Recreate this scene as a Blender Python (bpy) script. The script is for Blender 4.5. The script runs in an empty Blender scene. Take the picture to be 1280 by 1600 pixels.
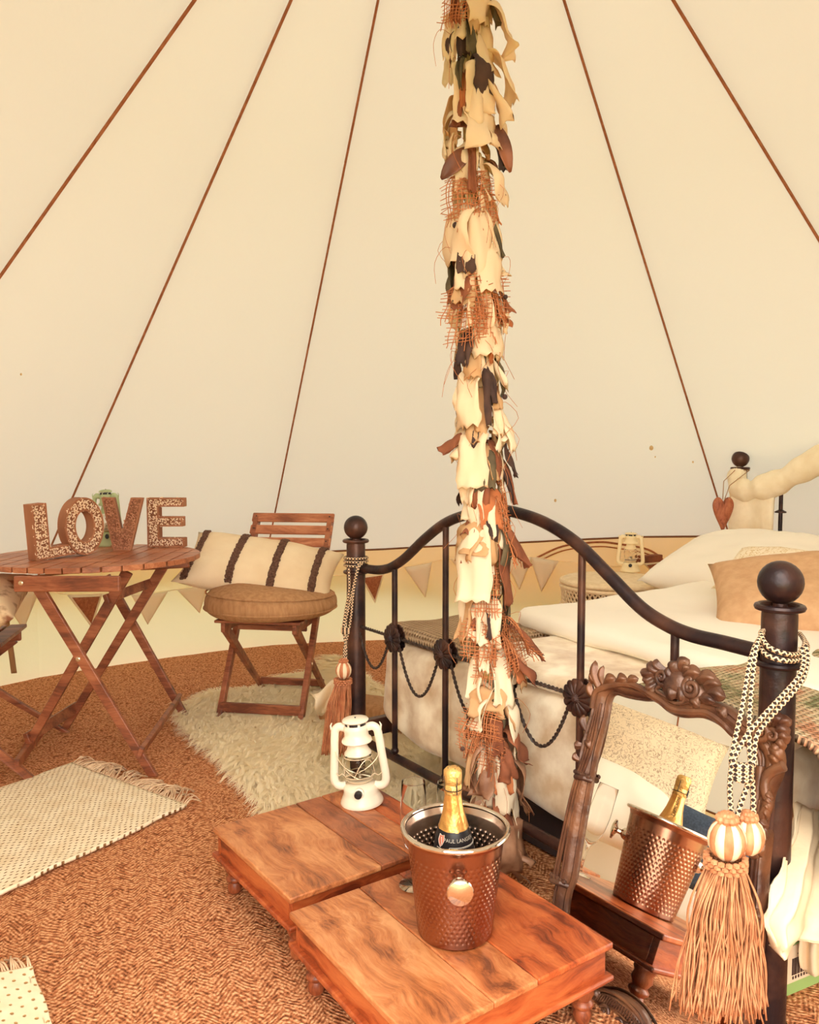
import bpy, bmesh, math, random
from mathutils import Vector as V, Matrix, noise as mnoise
random.seed(11)
S = bpy.context.scene
COL = S.collection
PI = math.pi

# ---------------------------------------------------------------- camera, world, lights, exposure
F_PX, CAM_H = 1250.0, 1.12
PITCH = math.atan(80 / F_PX)
cam_d = bpy.data.cameras.new('camera')
cam_d.sensor_width = 36.0
cam_d.sensor_fit = 'AUTO'
cam_d.lens = 36.0 * F_PX / 1600.0
cam_d.clip_start = 0.02
cam = bpy.data.objects.new('camera', cam_d)
COL.objects.link(cam)
cam.location = (0, 0, CAM_H)
cam.rotation_euler = (PI / 2 - PITCH, 0, 0)
S.camera = cam

world = bpy.data.worlds.new('overcast_sky')
S.world = world
world.use_nodes = True
bg = world.node_tree.nodes['Background']
bg.inputs['Color'].default_value = (1.0, 0.95, 0.86, 1)
bg.inputs['Strength'].default_value = 7.3

sun_d = bpy.data.lights.new('hazy_sun', 'SUN')
sun_d.energy = 0.8
sun_d.angle = math.radians(25)
sun_d.color = (1.0, 0.88, 0.68)
sun = bpy.data.objects.new('hazy_sun', sun_d)
COL.objects.link(sun)
sun.rotation_euler = (math.radians(38), math.radians(-18), 0)

S.view_settings.view_transform = 'Standard'
S.view_settings.look = 'None'
S.view_settings.gamma = 1.0
S.view_settings.use_curve_mapping = False
S.view_settings.exposure = 0.0
S.cycles.max_bounces = 10
S.cycles.diffuse_bounces = 6
S.cycles.glossy_bounces = 6
S.cycles.transmission_bounces = 8
S.cycles.transparent_max_bounces = 8
S.cycles.caustics_reflective = False
S.cycles.caustics_refractive = False
S.cycles.sample_clamp_indirect = 12.0

# ---------------------------------------------------------------- measuring helpers
_c, _s = math.cos(PITCH), math.sin(PITCH)
EYE = V((0, 0, CAM_H))
def ray(px, py):
    x, u = (px - 640) / F_PX, (800 - py) / F_PX
    return V((x, _c + u * _s, -_s + u * _c))
def P(px, py, z=0.0):
    d = ray(px, py)
    return EYE + d * ((z - CAM_H) / d.z)
def D(px, py, y):
    d = ray(px, py)
    return EYE + d * (y / d.y)
def PL(px, py, p0, n):
    d = ray(px, py)
    return EYE + d * ((p0 - EYE).dot(n) / d.dot(n))

def lin(c):
    return tuple(((x / 255) / 12.92 if x / 255 <= 0.04045 else ((x / 255 + 0.055) / 1.055) ** 2.4) for x in c) + (1.0,)

# ---------------------------------------------------------------- materials
def new_mat(name):
    m = bpy.data.materials.new(name)
    m.use_nodes = True
    nt = m.node_tree
    return m, nt, nt.nodes['Principled BSDF']
def nd(nt, t, **kw):
    n = nt.nodes.new(t)
    for k, v in kw.items():
        if k in n.inputs: n.inputs[k].default_value = v
        else: setattr(n, k, v)
    return n
def lk(nt, a, b): nt.links.new(a, b)
def coords(nt, kind='Object', scale=(1, 1, 1), rot=(0, 0, 0)):
    tc = nd(nt, 'ShaderNodeTexCoord')
    mp = nd(nt, 'ShaderNodeMapping')
    mp.inputs['Scale'].default_value = scale
    mp.inputs['Rotation'].default_value = rot
    lk(nt, tc.outputs[kind], mp.inputs['Vector'])
    return mp.outputs['Vector']
def ramp(nt, fac, stops):
    r = nd(nt, 'ShaderNodeValToRGB')
    e = r.color_ramp.elements
    while len(e) < len(stops): e.new(0.5)
    for el, (p, c) in zip(e, stops):
        el.position = p
        el.color = lin(c) if len(c) == 3 else c
    lk(nt, fac, r.inputs['Fac'])
    return r.outputs['Color']
def bump(nt, bsdf, h, strength=0.3, dist=0.01):
    b = nd(nt, 'ShaderNodeBump', Strength=strength, Distance=dist)
    lk(nt, h, b.inputs['Height'])
    lk(nt, b.outputs['Normal'], bsdf.inputs['Normal'])
def math_n(nt, op, a, b=None):
    n = nd(nt, 'ShaderNodeMath', operation=op)
    for i, x in enumerate((a, b)):
        if x is None: continue
        if isinstance(x, (int, float)): n.inputs[i].default_value = x
        else: lk(nt, x, n.inputs[i])
    return n.outputs[0]

def plain(name, c, rough=0.6, metal=0.0, c2=None, scale=20, bump_s=0.0, bump_scale=None, stretch=(1, 1, 1), spec=0.5, lo=0.35, hi=0.65, detail=4, sheen=0.0):
    m, nt, b = new_mat(name)
    b.inputs['Roughness'].default_value = rough
    b.inputs['Metallic'].default_value = metal
    b.inputs['Specular IOR Level'].default_value = spec
    if sheen:
        b.inputs['Sheen Weight'].default_value = sheen
    b.inputs['Base Color'].default_value = lin(c)
    vec = coords(nt, 'Object', stretch)
    if c2:
        n = nd(nt, 'ShaderNodeTexNoise', Scale=scale, Detail=detail)
        lk(nt, vec, n.inputs['Vector'])
        lk(nt, ramp(nt, n.outputs['Fac'], [(lo, c), (hi, c2)]), b.inputs['Base Color'])
    if bump_s:
        n = nd(nt, 'ShaderNodeTexNoise', Scale=bump_scale or scale, Detail=5)
        lk(nt, vec, n.inputs['Vector'])
        bump(nt, b, n.outputs['Fac'], bump_s, 0.01)
    return m

def wood(name, dark, mid, light, axis='y', scale=1.0, rough=0.35, seed=0.0, knots=0.5):
    m, nt, b = new_mat(name)
    st = {'x': (1.2, 14, 14), 'y': (14, 1.2, 14), 'z': (14, 14, 1.2)}[axis]
    st = tuple(a * scale for a in st)
    tc = nd(nt, 'ShaderNodeTexCoord')
    off = nd(nt, 'ShaderNodeVectorMath', operation='ADD')
    off.inputs[1].default_value = (seed, seed * 0.7, seed * 0.3)
    lk(nt, tc.outputs['Object'], off.inputs[0])
    w = nd(nt, 'ShaderNodeTexNoise', Scale=5.0 * scale, Detail=2)
    lk(nt, off.outputs[0], w.inputs['Vector'])
    mixv = nd(nt, 'ShaderNodeVectorMath', operation='MULTIPLY_ADD')
    mixv.inputs[1].default_value = (0.10 * knots,) * 3
    lk(nt, w.outputs['Color'], mixv.inputs[0])
    lk(nt, off.outputs[0], mixv.inputs[2])
    mp = nd(nt, 'ShaderNodeMapping')
    mp.inputs['Scale'].default_value = st
    lk(nt, mixv.outputs[0], mp.inputs['Vector'])
    n1 = nd(nt, 'ShaderNodeTexNoise', Scale=1.6, Detail=5, Roughness=0.6, Distortion=0.6)
    lk(nt, mp.outputs[0], n1.inputs['Vector'])
    n2 = nd(nt, 'ShaderNodeTexNoise', Scale=11.0, Detail=6, Roughness=0.7)
    lk(nt, mp.outputs[0], n2.inputs['Vector'])
    n3 = nd(nt, 'ShaderNodeTexNoise', Scale=7.0 * scale, Detail=3)
    lk(nt, off.outputs[0], n3.inputs['Vector'])
    f = math_n(nt, 'ADD', math_n(nt, 'MULTIPLY', n1.outputs['Fac'], 0.58), math_n(nt, 'MULTIPLY', n2.outputs['Fac'], 0.30))
    f = math_n(nt, 'ADD', f, math_n(nt, 'MULTIPLY', n3.outputs['Fac'], 0.35))
    lk(nt, ramp(nt, f, [(0.50, dark), (0.61, mid), (0.74, light)]), b.inputs['Base Color'])
    b.inputs['Roughness'].default_value = rough
    bump(nt, b, n2.outputs['Fac'], 0.12, 0.004)
    return m

def canvas(name, c, ct, trans=0.35, wr=0.25):
    m = bpy.data.materials.new(name)
    m.use_nodes = True
    nt = m.node_tree
    nt.nodes.remove(nt.nodes['Principled BSDF'])
    out = nt.nodes['Material Output']
    vec = coords(nt, 'Object')
    n = nd(nt, 'ShaderNodeTexNoise', Scale=1.3, Detail=3, Distortion=0.4)
    lk(nt, vec, n.inputs['Vector'])
    n2 = nd(nt, 'ShaderNodeTexNoise', Scale=60, Detail=3)
    lk(nt, vec, n2.inputs['Vector'])
    h = math_n(nt, 'ADD', n.outputs['Fac'], math_n(nt, 'MULTIPLY', n2.outputs['Fac'], 0.02))
    bp = nd(nt, 'ShaderNodeBump', Strength=wr, Distance=0.06)
    lk(nt, h, bp.inputs['Height'])
    d = nd(nt, 'ShaderNodeBsdfDiffuse', Color=c)
    t = nd(nt, 'ShaderNodeBsdfTranslucent', Color=ct)
    lk(nt, bp.outputs[0], d.inputs['Normal'])
    lk(nt, bp.outputs[0], t.inputs['Normal'])
    mx = nd(nt, 'ShaderNodeMixShader', Fac=trans)
    lk(nt, d.outputs[0], mx.inputs[1])
    lk(nt, t.outputs[0], mx.inputs[2])
    lk(nt, mx.outputs[0], out.inputs['Surface'])
    return m

def coir_mat():
    m, nt, b = new_mat('coir matting')
    vec = coords(nt, 'Object', (1, 1, 1), (0, 0, math.radians(-20)))
    wob = nd(nt, 'ShaderNodeTexNoise', Scale=6, Detail=2)
    lk(nt, vec, wob.inputs['Vector'])
    wv = nd(nt, 'ShaderNodeVectorMath', operation='MULTIPLY_ADD')
    wv.inputs[1].default_value = (0.06, 0.06, 0)
    lk(nt, wob.outputs['Color'], wv.inputs[0]); lk(nt, vec, wv.inputs[2])
    sx = nd(nt, 'ShaderNodeSeparateXYZ'); lk(nt, wv.outputs[0], sx.inputs[0])
    zig = math_n(nt, 'PINGPONG', sx.outputs['X'], 0.040)
    d = math_n(nt, 'ADD', sx.outputs['Y'], math_n(nt, 'MULTIPLY', zig, 1.1))
    rows = math_n(nt, 'PINGPONG', math_n(nt, 'MULTIPLY', d, 1 / 0.0065), 1.0)
    knots = nd(nt, 'ShaderNodeTexVoronoi', Scale=115)
    lk(nt, wv.outputs[0], knots.inputs['Vector'])
    fib = nd(nt, 'ShaderNodeTexNoise', Scale=260, Detail=3)
    lk(nt, vec, fib.inputs['Vector'])
    h = math_n(nt, 'ADD', math_n(nt, 'MULTIPLY', rows, 0.24), math_n(nt, 'MULTIPLY', math_n(nt, 'SUBTRACT', 1.0, knots.outputs['Distance']), 0.48))
    h = math_n(nt, 'ADD', h, math_n(nt, 'MULTIPLY', fib.outputs['Fac'], 0.45))
    lk(nt, ramp(nt, h, [(0.32, (112, 62, 38)), (0.55, (192, 120, 78)), (0.80, (242, 186, 138))]), b.inputs['Base Color'])
    b.inputs['Roughness'].default_value = 0.9
    b.inputs['Specular IOR Level'].default_value = 0.15
    bump(nt, b, h, 0.9, 0.008)
    return m

def weave_mat(name, hole, c, c2, px=0.022, py=0.012, bs=0.8, dash=(0.52, 0.42)):
    """chunky woven cotton: UV metres; short dark gaps between the picks, staggered row by row"""
    m, nt, b = new_mat(name)
    vec = coords(nt, 'UV')
    wob = nd(nt, 'ShaderNodeTexNoise', Scale=22, Detail=2)
    lk(nt, vec, wob.inputs['Vector'])
    wv = nd(nt, 'ShaderNodeVectorMath', operation='MULTIPLY_ADD')
    wv.inputs[1].default_value = (0.014, 0.014, 0)
    lk(nt, wob.outputs['Color'], wv.inputs[0]); lk(nt, vec, wv.inputs[2])
    s2 = nd(nt, 'ShaderNodeSeparateXYZ'); lk(nt, wv.outputs[0], s2.inputs[0])
    yy = math_n(nt, 'MULTIPLY', s2.outputs['Y'], 1 / py)
    row = math_n(nt, 'FLOOR', yy)
    xx = math_n(nt, 'ADD', math_n(nt, 'MULTIPLY', s2.outputs['X'], 1 / px), math_n(nt, 'MULTIPLY', row, 0.5))
    fx = math_n(nt, 'ABSOLUTE', math_n(nt, 'SUBTRACT', math_n(nt, 'FRACT', xx), 0.5))
    fy = math_n(nt, 'ABSOLUTE', math_n(nt, 'SUBTRACT', math_n(nt, 'FRACT', yy), 0.5))
    ex = math_n(nt, 'MULTIPLY', fx, 2 / dash[0]); ey = math_n(nt, 'MULTIPLY', fy, 2 / dash[1])
    d = math_n(nt, 'ADD', math_n(nt, 'MULTIPLY', ex, ex), math_n(nt, 'MULTIPLY', ey, ey))
    gap = math_n(nt, 'SUBTRACT', 1.0, math_n(nt, 'MINIMUM', d, 1.0))
    n = nd(nt, 'ShaderNodeTexNoise', Scale=18, Detail=4)
    lk(nt, vec, n.inputs['Vector'])
    base = ramp(nt, n.outputs['Fac'], [(0.35, c), (0.65, c2)])
    mx = nd(nt, 'ShaderNodeMix', data_type='RGBA')
    lk(nt, math_n(nt, 'MINIMUM', math_n(nt, 'MULTIPLY', gap, 1.5), 1.0), mx.inputs['Factor'])
    lk(nt, base, mx.inputs[6]); mx.inputs[7].default_value = lin(hole)
    lk(nt, mx.outputs[2], b.inputs['Base Color'])
    b.inputs['Roughness'].default_value = 0.95
    b.inputs['Specular IOR Level'].default_value = 0.1
    bump(nt, b, math_n(nt, 'SUBTRACT', 1.0, gap), bs, 0.006)
    return m

def knit_mat(name, stops, scale_u=1 / 0.012, scale_v=1 / 0.016, noise_scale=5, dark=(70, 52, 40)):
    m, nt, b = new_mat(name)
    vec = coords(nt, 'UV')
    s2 = nd(nt, 'ShaderNodeSeparateXYZ'); lk(nt, vec, s2.inputs[0])
    a = math_n(nt, 'PINGPONG', math_n(nt, 'MULTIPLY', s2.outputs['X'], scale_u), 0.5)
    v2 = math_n(nt, 'ADD', math_n(nt, 'MULTIPLY', s2.outputs['Y'], scale_v), math_n(nt, 'MULTIPLY', a, 0.8))
    r = math_n(nt, 'PINGPONG', v2, 0.5)
    h = math_n(nt, 'MULTIPLY', math_n(nt, 'ADD', a, 0.25), math_n(nt, 'ADD', r, 0.2))
    n = nd(nt, 'ShaderNodeTexNoise', Scale=noise_scale, Detail=6, Roughness=0.75)
    lk(nt, vec, n.inputs['Vector'])
    base = ramp(nt, n.outputs['Fac'], stops)
    mx = nd(nt, 'ShaderNodeMix', data_type='RGBA')
    lk(nt, ramp(nt, h, [(0.05, (255, 255, 255)), (0.22, (0, 0, 0))]), mx.inputs['Factor'])
    lk(nt, base, mx.inputs[6]); mx.inputs[7].default_value = lin(dark)
    lk(nt, mx.outputs[2], b.inputs['Base Color'])
    b.inputs['Roughness'].default_value = 0.95
    b.inputs['Specular IOR Level'].default_value = 0.1
    bump(nt, b, h, 1.0, 0.02)
    return m

def braid_mat(name, c1, c2, su, sv):
    """two-colour braided cord; UV x = metres along, y = turn 0..1"""
    m, nt, b = new_mat(name)
    vec = coords(nt, 'UV')
    s2 = nd(nt, 'ShaderNodeSeparateXYZ'); lk(nt, vec, s2.inputs[0])
    x = math_n(nt, 'MULTIPLY', s2.outputs['X'], su)
    y = math_n(nt, 'MULTIPLY', s2.outputs['Y'], sv)
    a = math_n(nt, 'FLOORED_MODULO', math_n(nt, 'ADD', x, y), 1.0)
    c = math_n(nt, 'FLOORED_MODULO', math_n(nt, 'SUBTRACT', x, y), 1.0)
    k = math_n(nt, 'MULTIPLY', math_n(nt, 'LESS_THAN', a, 0.70), math_n(nt, 'LESS_THAN', c, 0.70))
    mx = nd(nt, 'ShaderNodeMix', data_type='RGBA')
    lk(nt, k, mx.inputs['Factor'])
    mx.inputs[6].default_value = lin(c1); mx.inputs[7].default_value = lin(c2)
    lk(nt, mx.outputs[2], b.inputs['Base Color'])
    b.inputs['Roughness'].default_value = 0.8
    bump(nt, b, math_n(nt, 'PINGPONG', math_n(nt, 'MULTIPLY', math_n(nt, 'ADD', x, y), 2), 1.0), 0.6, 0.002)
    return m

def scribble_mat(name, c, ink):
    m, nt, b = new_mat(name)
    vec = coords(nt, 'Object')
    n = nd(nt, 'ShaderNodeTexNoise', Scale=34, Detail=4, Distortion=1.6)
    lk(nt, vec, n.inputs['Vector'])
    d = math_n(nt, 'ABSOLUTE', math_n(nt, 'SUBTRACT', n.outputs['Fac'], 0.5))
    lk(nt, ramp(nt, d, [(0.006, ink), (0.03, c)]), b.inputs['Base Color'])
    b.inputs['Roughness'].default_value = 0.85
    return m

M = {}
M['canvas'] = canvas('tent canvas', (0.88, 0.83, 0.72, 1), (0.186, 0.184, 0.160, 1))
M['canvas_wall'] = canvas('tent wall canvas', (0.84, 0.78, 0.64, 1), (0.315, 0.29, 0.185, 1), 0.35, 0.5)
M['valance'] = canvas('tent valance canvas', (0.80, 0.52, 0.22, 1), (0.90, 0.46, 0.10, 1), 0.6)
M['seam'] = plain('seam tape', (168, 104, 66), 0.85, c2=(146, 84, 50), scale=40)
M['piping'] = plain('rim piping', (120, 72, 40), 0.8)
M['coir'] = coir_mat()
M['lawn'] = plain('lawn grass', (118, 138, 60), 0.9, c2=(150, 150, 84), scale=6)
M['bistro'] = wood('oiled bistro wood', (100, 50, 32), (142, 78, 50), (172, 106, 72), 'x', 1.2, 0.42)
M['bistro_slat'] = wood('oiled slat wood', (130, 70, 44), (174, 104, 70), (202, 136, 98), 'x', 1.2, 0.38, 3.0)
M['bolt'] = plain('steel bolt', (214, 190, 160), 0.3, 0.9)
M['bed_metal'] = plain('bronzed black metal', (38, 25, 29), 0.38, 0.4, c2=(104, 66, 50), scale=9, bump_s=0.15, bump_scale=60, lo=0.42, hi=0.78)
M['velvet'] = plain('crushed velvet', (206, 174, 136), 0.55, c2=(255, 242, 216), scale=10, bump_s=0.5, bump_scale=9, detail=8, sheen=0.4)
M['linen'] = plain('white cotton', (246, 238, 222), 0.85, bump_s=0.25, bump_scale=6, sheen=0.2)
M['cream_cotton'] = plain('cream cotton', (240, 220, 188), 0.85, c2=(228, 202, 166), scale=5, bump_s=0.2, bump_scale=40)
M['peach_linen'] = plain('tan linen', (212, 170, 128), 0.85, c2=(200, 156, 114), scale=30, bump_s=0.2, bump_scale=60)
M['fur'] = plain('ivory long pile', (255, 240, 212), 0.7, c2=(248, 222, 182), scale=9, lo=0.3, hi=0.75, sheen=0.2)
def pile_mat(name, c, ct):
    m = bpy.data.materials.new(name); m.use_nodes = True
    nt = m.node_tree; nt.nodes.remove(nt.nodes['Principled BSDF'])
    d = nd(nt, 'ShaderNodeBsdfDiffuse', Color=lin(c)); t = nd(nt, 'ShaderNodeBsdfTranslucent', Color=lin(ct))
    mx = nd(nt, 'ShaderNodeMixShader', Fac=0.3)
    lk(nt, d.outputs[0], mx.inputs[1]); lk(nt, t.outputs[0], mx.inputs[2]); lk(nt, mx.outputs[0], nt.nodes['Material Output'].inputs['Surface'])
    return m
M['fur'] = pile_mat('ivory long pile', (255, 245, 218), (255, 240, 208))
M['strip_cream'] = pile_mat('cream rag', (248, 226, 192), (250, 224, 184))
M['strip_white'] = pile_mat('ivory rag', (246, 230, 202), (248, 230, 196))
M['strip_tan'] = pile_mat('tan rag', (218, 176, 130), (220, 176, 124))
M['lace'] = pile_mat('cream lace', (250, 236, 206), (250, 234, 200))
M['faux_fur'] = plain('cream faux fur', (252, 238, 210), 0.9, c2=(242, 224, 190), scale=14, bump_s=0.4, bump_scale=30)
M['cush'] = plain('taupe chenille', (164, 118, 78), 0.9, c2=(184, 138, 96), scale=60, bump_s=0.3, bump_scale=120, stretch=(1, 1, 0.25))
M['tuft'] = plain('brown tufted yarn', (86, 56, 44), 0.95, c2=(120, 84, 68), scale=90, bump_s=0.8, bump_scale=140)
M['white_enamel'] = plain('white enamel', (242, 231, 210), 0.28)
M['green_enamel'] = plain('mint enamel', (176, 190, 142), 0.35)
M['cream_enamel'] = plain('cream enamel', (244, 224, 178), 0.4)
M['wire'] = plain('pale wire', (236, 216, 184), 0.35, 0.3)
M['black'] = plain('black plastic', (28, 22, 24), 0.4)
M['steel'] = plain('polished steel', (226, 216, 204), 0.07, 1.0)
M['steel_brushed'] = plain('hammered steel', (206, 190, 178), 0.22, 1.0)
M['steel_reflect'] = plain('hammered steel with painted warm reflection', (164, 120, 100), 0.25, 1.0)  # warm tint stands in for floor reflections in the steel wall
M['foil'] = plain('gold foil', (226, 170, 96), 0.32, 0.75, bump_s=0.25, bump_scale=70)
M['cork_foil'] = plain('crumpled gold cap', (232, 186, 112), 0.35, 0.6, bump_s=0.5, bump_scale=120)
M['bottle'] = plain('dark green glass', (14, 14, 12), 0.08)
M['blk_label'] = plain('black label', (24, 20, 24), 0.4)
M['label_white'] = plain('label print', (228, 216, 200), 0.5)
M['label_pink'] = plain('label crest', (206, 120, 96), 0.5)
M['burlap'] = plain('burlap thread', (176, 102, 58), 0.9, c2=(204, 130, 82), scale=60)
M['strip_cream_old'] = plain('cream rag', (242, 214, 172), 0.9, c2=(250, 232, 200), scale=10, bump_s=0.25, bump_scale=30)
M['strip_white_old'] = plain('ivory rag', (250, 236, 208), 0.9, c2=(244, 226, 194), scale=10, bump_s=0.25, bump_scale=30)
M['strip_tan_old'] = plain('tan rag', (208, 162, 112), 0.9, c2=(224, 184, 138), scale=16, bump_s=0.3, bump_scale=40)
M['strip_brown'] = plain('brown rag', (116, 62, 38), 0.85, c2=(146, 84, 52), scale=18, bump_s=0.25, bump_scale=40)
M['strip_rust'] = plain('rust rag', (168, 92, 50), 0.85, c2=(186, 112, 66), scale=18, bump_s=0.25, bump_scale=40)
M['strip_dark'] = plain('dark brown rag', (52, 34, 32), 0.85, c2=(78, 52, 42), scale=20)
M['strip_olive'] = plain('olive rag', (74, 62, 44), 0.85, c2=(104, 90, 64), scale=20)
M['leaf'] = plain('dried leaf', (150, 88, 56), 0.5, c2=(100, 56, 38), scale=20)
M['pole'] = plain('galvanised pole', (206, 190, 128), 0.35, 0.35, c2=(226, 210, 160), scale=4, stretch=(1, 1, 0.1))
M['string'] = plain('jute string', (168, 128, 88), 0.9)
M['flag_burlap'] = plain('hessian flag', (150, 84, 50), 0.95, c2=(178, 108, 68), scale=90, bump_s=0.5, bump_scale=150)
M['letter'] = plain('brown letter wood', (150, 92, 62), 0.7, c2=(176, 118, 84), scale=14, stretch=(1, 1, 0.3))
M['letter_dark'] = plain('recessed letter face', (128, 78, 54), 0.8, c2=(154, 102, 74), scale=30)
M['whitewash'] = plain('whitewashed carving', (250, 230, 204), 0.8, c2=(236, 206, 174), scale=50)
M['brownwash'] = plain('brown carving', (204, 146, 112), 0.7, c2=(168, 108, 78), scale=50)
M['frame'] = plain('carved walnut gilt', (74, 44, 34), 0.34, 0.2, c2=(122, 80, 54), scale=16, bump_s=0.2, bump_scale=70)
M['frame_dark'] = plain('aged carved walnut', (62, 38, 32), 0.34, 0.2, c2=(112, 76, 56), scale=22, bump_s=0.2, bump_scale=80)
mm, nt_, b_ = new_mat('mirror glass'); b_.inputs['Metallic'].default_value = 1; b_.inputs['Roughness'].default_value = 0.0
b_.inputs['Base Color'].default_value = (0.93, 0.92, 0.88, 1); M['mirror'] = mm
def glass_mat(name, c, ior=1.45):
    m, nt, b = new_mat(name)
    b.inputs['Base Color'].default_value = c
    b.inputs['Transmission Weight'].default_value = 1.0
    b.inputs['Roughness'].default_value = 0.0
    b.inputs['IOR'].default_value = ior
    return m
M['glass'] = glass_mat('clear glass', (1, 1, 1, 1), 1.10)
M['globe'] = glass_mat('lantern glass', (1.0, 0.98, 0.94, 1), 1.15)
M['tassel'] = plain('golden tassel thread', (180, 116, 76), 0.6, c2=(208, 150, 108), scale=40)
M['tassel_dark'] = plain('russet tassel thread', (178, 104, 66), 0.6, c2=(206, 138, 94), scale=40)
M['tassel_cream'] = plain('cream tassel thread', (238, 214, 180), 0.6)
M['braid'] = braid_mat('black and cream cord', (232, 198, 160), (40, 24, 22), 1 / 0.0105, 2)
M['rope_metal'] = plain('twisted iron rope', (40, 28, 26), 0.5, 0.2, c2=(70, 50, 40), scale=60)
M['rattan'] = plain('whitewashed rattan', (242, 220, 184), 0.7, c2=(228, 202, 160), scale=40)
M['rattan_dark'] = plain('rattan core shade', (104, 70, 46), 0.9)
M['heart'] = wood('red heart wood', (126, 62, 38), (168, 92, 60), (190, 116, 78), 'z', 3.0, 0.5)
M['box_green'] = plain('green carton', (150, 184, 110), 0.6)
M['box_white'] = plain('white carton panel', (226, 206, 176), 0.6)
M['barcode'] = plain('barcode ink', (60, 40, 36), 0.6)
M['blue'] = plain('dark blue denim', (52, 64, 82), 0.9, c2=(70, 84, 104), scale=120)
M['scribble'] = scribble_mat('scribbled cotton', (244, 226, 196), (168, 142, 116))
M['print'] = scribble_mat('ochre line print', (246, 232, 206), (214, 186, 130))
M['brownpat'] = plain('mottled brown print', (236, 208, 168), 0.85, c2=(150, 96, 66), scale=16, lo=0.52, hi=0.68)
M['knit_grey'] = knit_mat('taupe rib knit', [(0.3, (184, 152, 122)), (0.7, (216, 186, 152))], 1 / 0.014, 1 / 0.02, 8, (128, 102, 78))
M['knit_multi'] = knit_mat('multicolour knit', [(0.30, (86, 104, 78)), (0.42, (150, 150, 110)), (0.50, (238, 216, 178)), (0.58, (214, 150, 116)), (0.70, (150, 140, 100))], 1 / 0.014, 1 / 0.014, 4, (96, 76, 58))
M['rug'] = weave_mat('woven cotton rug', (146, 106, 68), (238, 218, 184), (248, 234, 206))
M['rug_open'] = weave_mat('open woven rug', (196, 150, 96), (248, 234, 204), (240, 222, 186), 0.034, 0.020, 0.6, (0.3, 0.4))
M['rug_fringe'] = plain('rug fringe yarn', (196, 158, 124), 0.9, c2=(226, 196, 162), scale=30)
M['mark'] = plain('canvas stain', (206, 172, 122), 0.9)
M['organza'] = plain('brown organza', (126, 84, 60), 0.5, c2=(166, 122, 92), scale=25)
M['underbed_shade'] = plain('near-black underbed shade', (42, 30, 32), 0.9, c2=(54, 38, 38), scale=30)  # colour of the added box that supplies the underbed shade
M['under_box'] = plain('dark brown board', (78, 48, 38), 0.8)

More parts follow.
